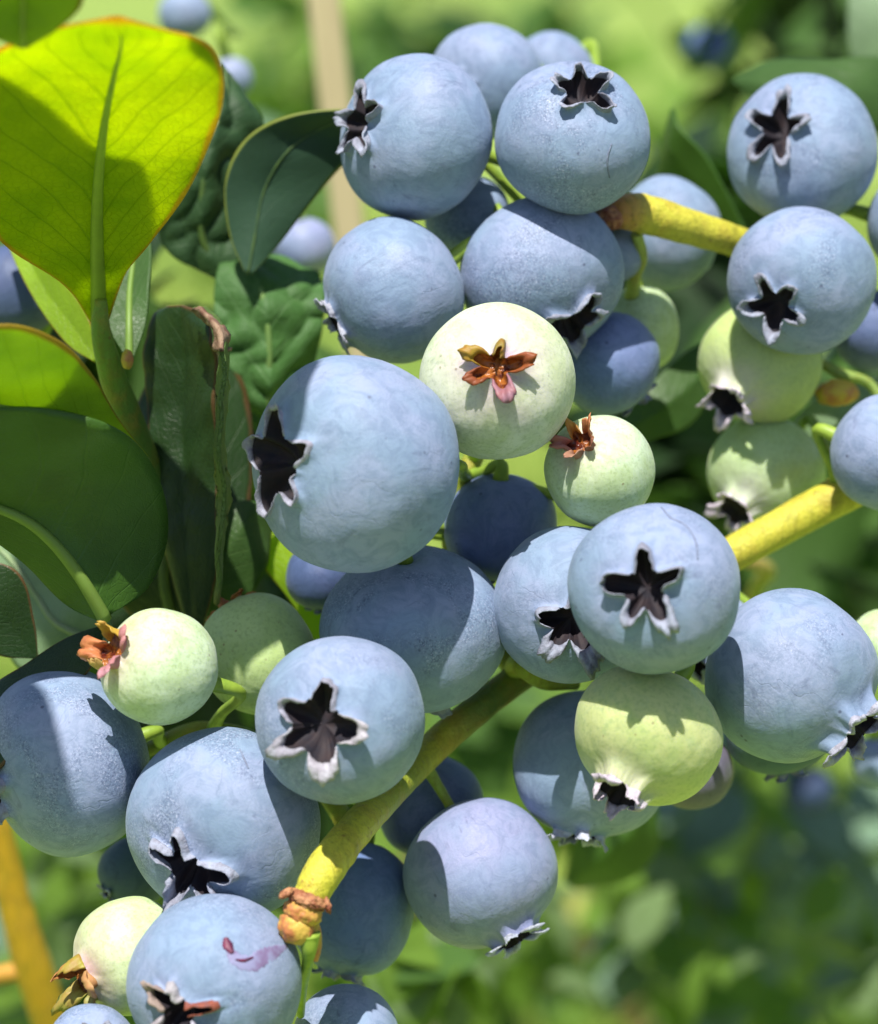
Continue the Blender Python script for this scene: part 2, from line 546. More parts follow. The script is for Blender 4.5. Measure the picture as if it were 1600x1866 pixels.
def make_berry(spec, name='blueberry'):
    (px, py, R, d, k, off, kind, tint, opt) = spec['g']
    rnd = random.Random(spec['seed'])
    centre = P(px, py, d)
    Re = R * K(d)
    Rp = Re * k
    # calyx direction in camera axes, from where its centre shows
    ox, oy = off[0], -off[1]
    ln = math.hypot(ox, oy)
    if ln > 0.995:
        ox, oy = ox / ln * 0.995, oy / ln * 0.995
    oz = math.sqrt(max(0.0, 1 - ox * ox - oy * oy)) * (1 if len(off) < 3 else off[2])
    axis = (RIGHT * ox + UP * oy + BACK * oz).normalized()
    # roll reference: screen up
    ref = UP - axis * UP.dot(axis)
    if ref.length < 0.1:
        ref = RIGHT - axis * RIGHT.dot(axis)
    ref.normalize()
    side = ref.cross(axis)
    rot = Matrix((side, ref, axis)).transposed()      # local x = side, y = ref (towards picture top), z = calyx
    root = empty(name, centre, spec['label'], 'blueberry' if kind != 'green' else 'green berry', spec['group'])
    root.rotation_euler = rot.to_euler()
    green = kind == 'green'
    detail = opt.get('detail', 1)
    NPHI = 120 if detail else 40
    base = opt.get('cb', 0.160 if not green else 0.135) * 1.30
    amp = opt.get('ca', 0.14 if not green else 0.14) * 1.30
    sharp = opt.get('cs', 0.27) * 1.30
    roll = math.radians(opt.get('roll', rnd.uniform(0, 72)))
    lobes = []
    for i in range(5):
        lobes.append((roll + i * 2 * math.pi / 5 + rnd.uniform(-0.2, 0.2) * opt.get('irr', 1), rnd.uniform(0.62, 1.2)))
    if 'arms' in opt:
        lobes = [(math.radians(q[0]), *q[1:]) for q in opt['arms']]
    nz = Vector((rnd.uniform(0, 90), rnd.uniform(0, 90), rnd.uniform(0, 90)))
    lump = opt.get('lump', 0.020)

    def surf(th, ph, ths):
        s, c = math.sin(th), math.cos(th)
        e = 1.0 + 0.035 * math.sin(2 * th) ** 2           # a little squarer than an ellipse
        v = Vector((Re * s * math.cos(ph) * e, Re * s * math.sin(ph) * e, Rp * c * (1.0 - 0.03 * math.exp(-(th / 0.5) ** 2))))
        n3 = noise.noise(v / Re * 1.1 + nz)
        v *= 1 + lump * n3 * 2 + 0.010 * noise.noise(v / Re * 2.6 + nz * 2) + 0.003 * noise.noise(v / Re * 7 + nz) + 0.004 * math.cos(5 * (ph - lobes[0][0])) * math.exp(-((th - ths) / 0.7))
        v.z -= Re * 0.045 * math.exp(-(((th - ths) / 0.22) ** 2)) * 0.6
        v.z += Re * opt.get('lip', 0.05) * math.exp(-((th - ths) / 0.06))
        v.z += Re * 0.10 * math.exp(-(((math.pi - th) / 0.16) ** 2))       # dimple at the stalk
        return v
    rows = 56 if detail else 24
    vs, fs, vc = [], [], []
    lipv = []
    gcol = opt.get('blush')
    for j in range(rows):
        t = j / (rows - 1)
        f = 0.35 * t ** 2.2 + 0.65 * t ** 1.0 if t > 0 else 0
        f = t ** 1.55
        for i in range(NPHI):
            ph = 2 * math.pi * i / NPHI
            rho = star_radius(ph, lobes, base, amp, sharp)
            ths = math.asin(min(0.9, rho))
            th = ths + (math.pi - ths) * f
            p = surf(th, ph, ths)
            if j == 0:
                lipv.append(p.copy())
            vs.append(p)
            if green:
                b = 0.0
                col = (0.5, 0.5, 0.5)
                if gcol:
                    b = gcol[1] * math.exp(-(th / gcol[2]) ** 2) * (0.75 + 0.5 * noise.noise(p / Re * 3 + nz))
                    col = gcol[0]
                vc.append((*col, max(0.0, min(1.0, b))))
    for j in range(rows - 1):
        for i in range(NPHI):
            a, b = j * NPHI + i, j * NPHI + (i + 1) % NPHI
            fs.append((a, a + NPHI, b + NPHI, b))
    me = mesh_from(vs, fs, 'skin', True, None, vc if green else None)
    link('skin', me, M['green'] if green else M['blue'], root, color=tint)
    # the cup inside the crown
    vs, fs = [], []
    CR_ = 9
    depth = Re * opt.get('deep', 0.24 if not green else 0.12)
    zc = sum(p.z for p in lipv) / NPHI
    for j in range(CR_):
        t = 1 - j / CR_
        for i in range(NPHI):
            p = lipv[i]
            bump_ = 0.0
            if green:
                bump_ = Re * 0.035 * math.sin(t * 9) * (0.6 + 0.4 * math.cos(5 * 2 * math.pi * i / NPHI))
            zz = p.z + (zc - p.z) * (1 - t) - depth * (1 - t ** 3) + bump_ * (1 - t)
            vs.append(Vector((p.x * t, p.y * t, zz)))
    vs.append(Vector((0, 0, zc - depth)))
    for j in range(CR_ - 1):
        for i in range(NPHI):
            a, b = j * NPHI + i, j * NPHI + (i + 1) % NPHI
            fs.append((a, a + NPHI, b + NPHI, b))
    for i in range(NPHI):
        a, b = (CR_ - 1) * NPHI + i, (CR_ - 1) * NPHI + (i + 1) % NPHI
        fs.append((a, len(vs) - 1, b))
    link('calyx_cup', mesh_from(vs, fs, 'calyx_cup'), M['cup_green'] if (green and not opt.get('dry')) else M['cup_blue'], root)
    # crown lobes, each a folded pointed flap rising from one arm of the star
    if detail:
        order = sorted(range(len(lobes)), key=lambda q: lobes[q][0] % (2 * math.pi))
        angs = [lobes[q][0] % (2 * math.pi) for q in order]
        nl = len(angs)
        H = Re * opt.get('lh', 0.13 if not green else 0.18)
        flare = opt.get('flare', 0.30)
        for q in range(nl):
            a0 = angs[q]
            nxt = (angs[(q + 1) % nl] - a0) % (2 * math.pi)
            prv = (a0 - angs[q - 1]) % (2 * math.pi)
            hsc = H * rnd.uniform(0.75, 1.25)
            fl = flare + rnd.uniform(-0.35, 0.35)
            own = lobes[order[q]]
            if len(own) > 3:
                hsc, fl = H * own[3], own[2]
            curl = rnd.uniform(0.2, 1.1) * opt.get('curl', 1.0) * (1 if fl > 0 else -0.4)
            grid, NX, NV = [], 21, 7
            for iv in range(NV + 1):
                v_ = iv / NV
                row = []
                for ix in range(NX):
                    x = ix / (NX - 1) * 2 - 1
                    ph = a0 + (x * nxt * 0.47 if x > 0 else x * prv * 0.47)
                    rho = star_radius(ph, lobes, base, amp, sharp)
                    ths = math.asin(min(0.9, rho))
                    lp = surf(ths, ph, ths)
                    radial = Vector((lp.x, lp.y, 0)).normalized()
                    hh = hsc * (1 - abs(x) ** 2.2) * (1 + 0.5 * noise.noise(Vector((x * 2.1, q * 7.3 + spec['seed'], 0))) + 0.38 * noise.noise(Vector((x * 5.5, q * 3.3 + spec['seed'], 4)))) + H * 0.12
                    ang = fl * v_ + curl * v_ * v_ - 0.15
                    shrink = 1 - 0.10 * v_
                    pp = lp + Vector((0, 0, -Re * 0.012)) + (Vector((0, 0, 1)) * math.cos(ang) + radial * math.sin(ang)) * hh * v_
                    # draw the flap together towards its point
                    ctr = Vector((math.cos(a0), math.sin(a0), 0)) * (Vector((pp.x, pp.y, 0)).length)
                    pp.x = ctr.x + (pp.x - ctr.x) * shrink
                    pp.y = ctr.y + (pp.y - ctr.y) * shrink
                    pp += Vector([noise.noise(pp / Re * 9 + nz + Vector((k_ * 5, 0, 0))) for k_ in range(3)]) * Re * 0.032 * v_
                    row.append(pp)
                grid.append(row)
            me = shell(grid, Re * 0.011, 'calyx_lobe')
            lc = opt.get('lc', (0.30, 0.33, 0.42) if not green else (0.55, 0.22, 0.06))
            if isinstance(lc, list):
                lc = lc[q % len(lc)]
            j_ = rnd.uniform(0.85, 1.1)
            link('calyx_lobe', me, M['lobe_soft'] if (green and not opt.get('dry')) else M['lobe'], root, color=tuple(c * j_ for c in lc))
    # stalk, from the dimple to the twig it grows on
    tw = opt.get('twig')
    if tw:
        s0 = centre - axis * (Rp * 0.93)
        if isinstance(tw, str):
            best = min(TWIGS[tw], key=lambda q: (q - s0).length)
        else:
            best = P(*tw)
        L = (best - s0).length
        m1 = s0 - axis * min(L * 0.35, 0.004)
        m2 = s0 * 0.45 + best * 0.55 - axis * min(L * 0.12, 0.0015)
        inv = rot.transposed()
        pts = [inv @ (q - centre) for q in (s0, m1, m2, best)]
        me = tube(pts, [0.0008, 0.00055, 0.00052, 0.0007], 'pedicel', 12, 18)
        link('pedicel', me, M['pedicel'], root)
    spec['obj'] = root
    spec['frame'] = (centre, Re, Rp, rot)
    return root


def on_skin(spec, px, py, lift=1.004):
    """the point of this berry's skin seen at a photo pixel, in berry-local axes"""
    centre, Re, Rp, rot = spec['frame']
    inv = rot.transposed()
    o = inv @ (CAM - centre)
    dr = inv @ (P(px, py) - CAM).normalized()
    sc = Vector((1 / Re, 1 / Re, 1 / Rp))
    O = Vector((o.x * sc.x, o.y * sc.y, o.z * sc.z))
    Dv = Vector((dr.x * sc.x, dr.y * sc.y, dr.z * sc.z))
    a, b, c = Dv.dot(Dv), 2 * O.dot(Dv), O.dot(O) - lift * lift
    disc = max(0.0, b * b - 4 * a * c)
    t = (-b - math.sqrt(disc)) / (2 * a)
    return o + dr * t


def skin_mark(spec, path, widths, name, mat, label=None, thick=0.00025, sink=0.9):
    """a raised or stained streak that follows the skin; path in photo pixels"""
    pts = [on_skin(spec, x, y, spec.get('lift', 1.03)) for x, y in path]
    c = catmull(pts, 24)
    w = [q.x for q in catmull([Vector((v, 0, 0)) for v in widths], 24)]
    centre, Re, Rp, rot = spec['frame']
    dep = spec['g'][3]
    skin = [ch for ch in spec['obj'].children if ch.name.startswith('skin')][0]
    from mathutils.bvhtree import BVHTree
    if 'bvh' not in spec:
        spec['bvh'] = BVHTree.FromPolygons([v.co for v in skin.data.vertices], [tuple(p.vertices) for p in skin.data.polygons])
    grid = []
    for i, p in enumerate(c):
        t = (c[min(i + 1, 24)] - c[max(i - 1, 0)]).normalized()
        n = Vector((p.x / Re ** 2, p.y / Re ** 2, p.z / Rp ** 2)).normalized()
        s = n.cross(t)
        row = []
        for j in range(7):
            x = j / 3 - 1
            q = p + s * (x * w[i] * K(dep) * 0.5 * (1 + 0.55 * noise.noise(Vector((i * 0.55, x * 2, 3)))))
            hit = spec['bvh'].find_nearest(q)
            q = hit[0] + hit[1] * (thick * (0.75 - abs(x) ** 2))
            row.append(q)
        grid.append(row)
    o = link(name, shell(grid, thick * 0.4, name), mat, spec['obj'])
    if label:
        o['label'] = label
    return o


# ------------------------------------------------------------------ leaves
def make_leaf(name, st, mat, thick=0.00028, n=44, across=22, quilt=0.0, rib=None, rib_r=(0.0007, 0.0003), parent=None,
              label=None, cat='leaf', group=None, cup=0.0, wave=0.0, seed=0.0, rib_n=1.0, serr=0.0, ribside=1, up_sun=0.0):
    """st: stations from the stalk to the tip, each (left, mid, right) as (px, py, mm) triples"""
    sh = sun_dir * up_sun
    Lp = catmull([P(*s[0]) + sh for s in st], n)
    Mp = catmull([P(*s[1]) + sh for s in st], n)
    Rp_ = catmull([P(*s[2]) + sh for s in st], n)
    o = Mp[n // 2].copy()
    grid, uvs = [], []
    for i in range(n + 1):
        row = []
        width = (Lp[i] - Rp_[i]).length
        wn_ = (Rp_[i] - Lp[i])
        tn = (Mp[min(i + 1, n)] - Mp[max(i - 1, 0)])
        nn = wn_.cross(tn)
        nn = nn.normalized() if nn.length > 1e-12 else BACK
        if nn.dot(BACK) < 0:
            nn = -nn
        for j in range(across + 1):
            x = j / across * 2 - 1
            if x < 0:
                p = Mp[i].lerp(Lp[i], -x)
            else:
                p = Mp[i].lerp(Rp_[i], x)
            bulge = cup * width * (abs(x) * (1 - abs(x))) * 2
            p = p + nn * bulge
            if wave:
                p = p + nn * (width * wave * abs(x) ** 1.5 * noise.noise(Vector((i * 7.0 / n, x * 1.5, seed))))
            if quilt:
                q = noise.noise(Vector((p - CAM) * 330) + Vector((seed, 0, 0)))
                p = p + nn * (quilt * (abs(q) ** 0.8 * 1.6))
            if serr and abs(x) > 0.9:
                p = p.lerp(Mp[i], serr * (i % 3) * 0.5)
            row.append(p - o)
            uvs.append((i / n, j / across))
        grid.append(row)
    me = shell(grid, thick, name, uvs)
    ob = link(name, me, mat, None, loc=o)
    if parent is None:
        tag(ob, label, cat, group)
    else:
        ob.parent = parent
        ob.location = o - parent.location
        if label:
            ob['label'] = label
    if rib:
        k = int(n * rib_n)
        pts = []
        for i in range(0, k + 1, max(1, k // 14)):
            tn = (Mp[min(i + 1, n)] - Mp[max(i - 1, 0)])
            nn = (Rp_[i] - Lp[i]).cross(tn)
            nn = nn.normalized() if nn.length > 1e-12 else BACK
            if nn.dot(BACK) < 0:
                nn = -nn
            pts.append(Mp[i] + nn * thick * 0.6 * ribside - o)
        rad = [rib_r[0] + (rib_r[1] - rib_r[0]) * (i / (len(pts) - 1)) for i in range(len(pts))]
        link('midrib', tube(pts, rad, 'midrib', 10, 40), M['midrib'], ob, color=rib)
    return ob


# ------------------------------------------------------------------ ground and far field
def ground():
    bm = bmesh.new()
    ys = [-2, -1, 0, 0.5, 1, 1.5, 2, 2.5, 3, 3.5, 4, 4.5, 5, 5.5, 6, 7, 8, 9, 10, 12, 14, 17, 20, 25, 30, 40, 60, 90, 150, 250]
    nx = 40
    grid = []
    for y in ys:
        w = 4 + max(y, 0) * 1.2
        grid.append([bm.verts.new(((i / nx * 2 - 1) * w, y, 0.05 * noise.noise(Vector(((i / nx * 2 - 1) * w * 1.3, y * 1.3, 0))))) for i in range(nx + 1)])
    for r in range(len(ys) - 1):
        for i in range(nx):
            bm.faces.new((grid[r][i], grid[r][i + 1], grid[r + 1][i + 1], grid[r + 1][i]))
    me = bpy.data.meshes.new('ground')
    bm.to_mesh(me)
    bm.free()
    m, nt, out = new_mat('meadow_ground')
    g = G(nt)
    tc = g.node('ShaderNodeTexCoord')
    v = tc.outputs['Object']
    a = g.noise(v, 3.0, 5, 0.6)
    b = g.noise(v, 14.0, 4, 0.6)
    c = g.mix(g.ramp(a, 0.38, 0.60), (0.14, 0.25, 0.035), (0.32, 0.41, 0.07))
    c = g.mix(g.ramp(b, 0.50, 0.70, 0, 0.6), c, (0.055, 0.12, 0.025))
    straw = g.ramp(g.noise(v, 5.5, 4, 0.7), 0.60, 0.70, 0, 0.7)
    c = g.mix(straw, c, (0.36, 0.27, 0.14))
    nb = g.bump(b, 0.6, 0.05)
    nt.links.new(g.principled(c, 0.9, nb), out.inputs[0])
    o = link('ground', me, m)
    o['kind'] = 'structure'
    # grass blades over the near part of it
    vs, fs, cols = [], [], []
    rnd = random.Random(3)
    for _ in range(26000):
        y = 1.8 + 9 * rnd.random() ** 1.6
        x = rnd.uniform(-1, 1) * (0.5 + y * 0.28)
        h = rnd.uniform(0.04, 0.12)
        a_ = rnd.uniform(0, math.pi)
        dx, dy = math.cos(a_) * 0.004, math.sin(a_) * 0.004
        lx, ly = rnd.uniform(-0.04, 0.04), rnd.uniform(-0.04, 0.04)
        z = -0.01
        k = len(vs)
        vs += [(x - dx, y - dy, z), (x + dx, y + dy, z), (x + lx * 0.4 + dx * 0.8, y + ly * 0.4 + dy * 0.8, z + h * 0.6), (x + lx * 0.4 - dx * 0.8, y + ly * 0.4 - dy * 0.8, z + h * 0.6), (x + lx, y + ly, z + h)]
        fs += [(k, k + 1, k + 2, k + 3), (k + 3, k + 2, k + 4)]
    me = mesh_from(vs, fs, 'grass', False)
    gm, nt, out = new_mat('grass_blade')
    g = G(nt)
    tc = g.node('ShaderNodeTexCoord')
    f = g.ramp(g.noise(tc.outputs['Object'], 2.2, 3), 0.35, 0.65)
    c = g.mix(f, (0.14, 0.25, 0.035), (0.32, 0.41, 0.06))
    t = g.node('ShaderNodeBsdfTranslucent')
    g.put(t.inputs[0], c)
    nt.links.new(g.shader_mix(0.4, g.principled(c, 0.5), t.outputs[0]), out.inputs[0])
    o = link('grass', me, gm)
    o['kind'] = 'stuff'
    o['label'] = 'sunlit grass far behind the berries, blurred'
    o['category'] = 'grass'


ground()


def leaf_mesh(name, mat):
    grid, uvs = [], []
    n, a = 9, 4
    for i in range(n + 1):
        t = i / n
        w = 0.27 * math.sin(math.pi * t ** 0.85) ** 0.8 if 0 < t < 1 else 0.004
        row = []
        for j in range(a + 1):
            x = j / a * 2 - 1
            row.append(Vector((x * w, t - 0.5, 0.10 * abs(x) * w * 2 - 0.16 * (t - 0.5) ** 2 * 2)))
            uvs.append((t, j / a))
        grid.append(row)
    me = shell(grid, 0.006, name, uvs)
    me.materials.append(mat)
    return me


BGM = {k: leaf_mesh('leaf', M['bg_leaf_' + k]) for k in 'abcde'}


def rand_rot(rnd, flat=0.0):
    """orientation of a leaf: its blade faces mostly upwards, or anywhere"""
    q = Quaternion((0, 0, 1), rnd.uniform(0, 2 * math.pi))
    tilt = Quaternion((1, 0, 0), rnd.uniform(-1.1, 1.1) * (1 - flat) + 0.35)
    roll = Quaternion((0, 1, 0), rnd.uniform(-0.9, 0.9) * (1 - flat))
    return (q @ tilt @ roll).to_euler()


def bush(label, clumps, seed, group='blurred bushes behind the berries', stems=()):
    """clumps: (px, py, metres from lens, spread px, depth spread m, leaf length m, count, kinds)"""
    rnd = random.Random(seed)
    c0 = clumps[0]
    base = P(c0[0], c0[1], (c0[2] - D) * 1000)
    base.z = 0
    root = empty('bush', base, label, 'bush', group)
    for (px, py, dist, spx, dsp, ln, cnt, kinds) in clumps:
        for _ in range(cnt):
            r = math.sqrt(rnd.random()) * spx
            a = rnd.uniform(0, 2 * math.pi)
            asp = 1.0
            p = P(px + r * math.cos(a), py + r * math.sin(a) * asp, (dist + rnd.uniform(-dsp, dsp) - D) * 1000)
            if p.z < 0.02:
                continue
            o = bpy.data.objects.new('leaf', BGM[rnd.choice(kinds)])
            C.objects.link(o)
            o.parent = root
            o.location = p - base
            s = ln * rnd.uniform(0.7, 1.25)
            o.scale = (s, s, s)
            o.rotation_euler = rand_rot(rnd)
    for st in stems:
        pts = [P(x, y, (z - D) * 1000) - base for x, y, z in st['p']]
        me = tube(pts, [st['r'] * (1 - 0.3 * i / len(pts)) for i in range(len(pts))], 'stem', 12, 20, [st['c']] * len(pts), 0.1)
        link('stem', me, M['twig'], root)
    return root

# ------------------------------------------------------------------ twigs
YEL = (0.56, 0.52, 0.05)
YGR = (0.24, 0.30, 0.03)
DGR = (0.13, 0.19, 0.03)
BRN = (0.35, 0.13, 0.05)


def twig(name, pts, radii_px, cols, label, group='twigs the berries hang from', cat='twig', rough=0.06, seed=0.0, key=None):
    W = [P(*p) for p in pts]
    rr = [r * K(p[2]) for r, p in zip(radii_px, pts)]
    me = tube(W, rr, name, 24, (len(W) - 1) * 12, cols, rough, seed, W[0])
    o = link(name, me, M['twig'], None, loc=W[0])
    tag(o, label, cat, group)
    if key:
        TWIGS[key] = catmull(W, 60)
    return o


main = twig('twig', [(553, 1672, -16), (563, 1640, -16), (592, 1585, -15), (645, 1515, -10), (715, 1437, -1), (790, 1362, 7), (870, 1292, 9), (965, 1222, 12),
                     (1100, 1145, 15), (1240, 1065, 16), (1370, 990, 16), (1530, 902, 17), (1700, 815, 20)],
            [32, 32, 36, 33, 31, 30, 28, 28, 30, 32, 33, 36, 38], [BRN, YEL, YEL, YEL, YGR, YEL, DGR, YGR, YGR, YEL, YEL, YEL, YEL],  # darker greens paint the shadowed stretches into the twig colour
            'long yellow green twig running diagonally behind the berries from lower left to right', key='main', seed=1)
# brown knotted end of the main twig
def knob(parent, px, py, d, r, mat, seed, sx=1.0, sy=1.0, sz=1.0, name='bud_scar', amt=0.28, ang=0.0, freq=2.3):
    bm = bmesh.new()
    bmesh.ops.create_icosphere(bm, subdivisions=4, radius=1.0)
    rr = r * K(d)
    ca, sa = math.cos(ang), math.sin(ang)
    for v in bm.verts:
        p = v.co.copy()
        q = noise.noise(p * freq + Vector((seed, 0, 0))) + 0.45 * noise.noise(p * freq * 2.7 + Vector((0, seed, 0)))
        p *= 1 + amt * q
        x, y = p.x * sx, p.y * sy
        v.co = (RIGHT * (x * ca - y * sa) + UP * (x * sa + y * ca) + BACK * (p.z * sz)) * rr
    me = bpy.data.meshes.new(name)
    bm.to_mesh(me)
    bm.free()
    me.polygons.foreach_set('use_smooth', [True] * len(me.polygons))
    base = parent.location if parent is not None else Vector((0, 0, 0))
    o = link(name, me, mat, parent, loc=P(px, py, d) - base)
    return o


def flap(parent, pts, name, mat, thick=0.0003, cupd=0.0):
    """a small folded scale through a 2D grid of photo points"""
    base = parent.location
    rows = [catmull([P(*q) for q in row], 10) for row in pts]
    cols_ = []
    for j in range(11):
        cols_.append(catmull([r[j] for r in rows], 10))
    grid = [[cols_[j][i] - base for j in range(11)] for i in range(11)]
    return link(name, shell(grid, thick, name), mat, parent)


knob(main, 560, 1640, -17, 38, M['bud'], 4, 1.0, 0.42, 0.85, amt=0.22, ang=-0.35, freq=5.5, name='bud_ring')
knob(main, 552, 1662, -17, 36, M['bud_o'], 6, 1.0, 0.72, 0.85, amt=0.14, ang=-0.35, freq=4)
knob(main, 540, 1690, -17, 36, M['bud_o'], 9, 0.95, 0.85, 0.8, amt=0.12, ang=-0.5, freq=3)
knob(main, 566, 1700, -16, 24, M['bud_y'], 19, 0.8, 2.2, 0.8, amt=0.10, ang=0.15)
knob(main, 521, 1628, -18, 11, M['bud'], 24, 1.3, 0.7, 0.7, amt=0.3, ang=0.6)
knob(main, 597, 1650, -17, 10, M['bud'], 27, 0.6, 1.5, 0.7, amt=0.3, ang=0.2)
tl = link('pedicel', tube([P(563, 1700, -17) - main.location, P(562, 1745, -16) - main.location, P(552, 1800, -9) - main.location, P(548, 1850, -5) - main.location],
                          [20 * S, 11 * S, 8 * S, 7 * S], 'pedicel', 14, 24), M['pedicel'], main)

upper = twig('twig', [(1085, 398, 13), (1110, 390, 13), (1140, 386, 13), (1175, 390, 14), (1250, 412, 16), (1340, 440, 20), (1440, 480, 30), (1560, 560, 38), (1720, 640, 40)],
             [14, 26, 33, 36, 33, 29, 28, 28, 28], [BRN, BRN, (0.50, 0.28, 0.06), YEL, YEL, YEL, YEL, YGR, YGR],
             'yellow twig with a brown pinkish cut end between the two upper berry groups', key='upper', seed=5)
knob(upper, 1112, 398, 11.5, 24, M['bud'], 33, 1.0, 0.9, 0.8, amt=0.25)
rach = twig('twig', [(945, 1228, 13), (875, 1120, 15), (822, 990, 13), (845, 900, 12), (860, 840, 12), (930, 720, 17), (1010, 560, 21), (1090, 440, 20), (1130, 395, 15)],
            [24, 19, 17, 17, 18, 17, 15, 15, 15], [YGR] * 9, 'green stalk of the upper bunch seen between the large berry and the dark one', key='rach', seed=8)
left = twig('twig', [(640, 1515, 6), (560, 1400, 8), (455, 1345, 8), (360, 1330, 8), (270, 1365, 9), (200, 1395, 12), (120, 1400, 16)], [20, 17, 16, 15, 14, 13, 12],
            [YGR, DGR, DGR, YGR, DGR, DGR, DGR], 'dark green side stalk between the lower left berries', key='left', seed=12)
side = twig('twig', [(1160, 425, 15), (1170, 470, 17), (1157, 505, 19), (1150, 545, 22)], [11, 10, 11, 14], [(0.36, 0.46, 0.10)] * 4,
            'thin pale green stalk hanging from the upper twig', seed=15)
frk = twig('twig', [(772, 1390, 6), (797, 1430, 7), (822, 1472, 7), (838, 1500, 8)], [13, 10, 9, 10], [(0.30, 0.42, 0.06)] * 4,
           'short green stalk crossing in front of the shaded berry below the main twig', seed=18)
br1 = twig('twig', [(935, 1225, 12), (950, 1212, 8), (990, 1242, 8), (1050, 1245, 10)], [18, 22, 15, 12], [(0.36, 0.46, 0.05)] * 4,
           'stubby lime green fork of the main twig under the paired berries', seed=20)
br2 = twig('twig', [(1480, 655, 26), (1530, 680, 25), (1585, 700, 26), (1620, 760, 26)], [9, 10, 9, 9], [(0.25, 0.36, 0.08)] * 4,
           'thin dark green stalk at the right edge above the pale blue berry', seed=22)
knob(br2, 1526, 716, 24, 34, M['bud_y'], 41, 1.15, 0.72, 0.8, name='bud', amt=0.12)

# ------------------------------------------------------------------ berries
BL = (1.0, 1.0, 1.0)
DK = (0.50, 0.52, 0.62)
PU = (1.04, 0.93, 1.02)
G1 = (0.50, 0.63, 0.40)     # pale minty
G2 = (0.52, 0.60, 0.24)     # yellow green
G3 = (0.36, 0.50, 0.17)
RIPE = 'ripe blue berries of the near bunches'
UNR = 'unripe green berries of the near bunches'
FAR = 'out of focus blueberries behind'
B = {}


def berry(key, px, py, R, d, k, off, label, kind='blue', tint=BL, group=None, **opt):
    B[key] = dict(g=[px, py, R, d, k, off, kind, tint, opt], label=label, seed=len(B) * 13 + 5,
                  group=group or (UNR if kind == 'green' else RIPE))


berry('top_left', 757, 250, 150, 9, 0.87, (-0.80, -0.14), 'berry at the top with its ragged crown facing left beside the dark oval leaf', twig='rach', roll=15, lh=0.13)
berry('top_back', 888, 150, 106, 30, 0.9, (-0.6, 0.3), 'blurred berry peeking out behind the two top berries', twig='rach', detail=0)
berry('top_back2', 1005, 140, 82, 44, 0.9, (-0.6, 0.5), 'most blurred berry top centre, only its upper edge showing', twig='rach', detail=0)
berry('top_mid', 1043, 250, 141, 7, 0.90, (0.10, -0.56), 'berry at top centre with its black star crown near its upper edge', twig='upper', roll=30)
berry('right_top', 1460, 274, 139, 22, 0.83, (-0.50, -0.22), 'upper right berry with a slanting star crown on its left side', twig='upper', roll=10)
berry('right_mid', 1462, 512, 134, 13, 0.94, (-0.52, 0.44), 'right berry whose black crown opens at its lower left above a green berry', twig='upper', roll=40)
berry('left_mid', 716, 530, 134, 8, 0.93, (-0.86, 0.48), 'plain round berry left of centre above the big one, crown hidden at its left edge', twig='rach', lc=(0.42, 0.44, 0.52))
berry('centre_up', 987, 503, 150, 7, 0.90, (0.42, 0.72), 'berry directly above the white green one, crown pointing down', twig='rach', roll=20)
berry('white', 906, 696, 144, -5, 0.96, (-0.03, -0.16), 'whitish green berry with an amber brown star crown in the centre of the picture', 'green', (0.60, 0.66, 0.46),
      twig='rach', arms=[(155, 1.0, 0.2, 0.9), (80, 1.05, -0.2, 0.8), (5, 1.1, 0.2, 1.1), (288, 0.9, 0.45, 1.2), (208, 0.9, 0.3, 1.0)], blush=((0.50, 0.36, 0.47), 0.95, 0.72), lc=[(0.34, 0.10, 0.02), (0.30, 0.24, 0.03), (0.40, 0.28, 0.03), (0.30, 0.09, 0.03), (0.42, 0.22, 0.28)], ca=0.115, cb=0.125, lh=0.20, cs=0.27, deep=0.12)
berry('behind_top', 852, 395, 80, 19, 0.95, (0.1, 0.9, -1), 'small berry wedged behind the gap between the top berries', twig='rach', detail=0)
berry('shade_right', 1108, 662, 94, 12, 0.95, (0.6, 0.7, -1), 'dark blue shaded berry right of the whitish green berry', twig='rach', tint=(0.62, 0.68, 0.86))  # tint darkens the skin to paint in its shade
berry('green_back', 1168, 600, 70, 24, 1.15, (0.1, 0.9, -0.4), 'pale green oval berry behind, hanging under the thin stalk', 'green', G1, twig=(1155, 510, 20), detail=0)
berry('big', 645, 846, 197, -10, 0.92, (-0.77, 0.0), 'largest berry in the picture, half turned with a jagged black crown at its left side', twig='rach', cb=0.21, ca=0.17, cs=0.28, roll=18, lh=0.06, flare=0.0,
      lc=(0.34, 0.35, 0.44))
berry('green_mid', 1094, 858, 100, -1, 0.97, (-0.42, -0.52), 'pale green berry with pink and orange crown flaps on its upper left', 'green', (0.52, 0.63, 0.44),
      twig='rach', lh=0.34, cb=0.15, ca=0.10, flare=0.2, blush=((0.60, 0.40, 0.42), 0.7, 0.55), lc=[(0.62, 0.28, 0.12), (0.66, 0.40, 0.10), (0.60, 0.30, 0.26), (0.50, 0.30, 0.20), (0.34, 0.16, 0.10)])
berry('shade_mid', 912, 962, 104, 10, 0.95, (0.0, 0.95, -1), 'dark navy berry in shade between the big berry and the green one', twig='rach', tint=(0.55, 0.60, 0.80))  # shade between the neighbours is put into the tint
berry('under_big', 755, 1148, 171, 2, 0.86, (0.12, 0.92, -1), 'wide flattened berry directly under the big one, no crown showing', twig='rach')
berry('pair_left', 1042, 1102, 143, -1, 0.97, (-0.05, 0.18), 'berry half hidden behind the star crowned berry at its right', twig='main', arms=[(80, 1.2, 0.0, 0.4), (172, 0.95, 0.0, 0.5), (232, 0.85, 0.2, 0.9), (297, 0.8, 0.4, 1.2), (10, 1.0, 0.2, 0.7)], cb=0.17, ca=0.16, lh=0.26)
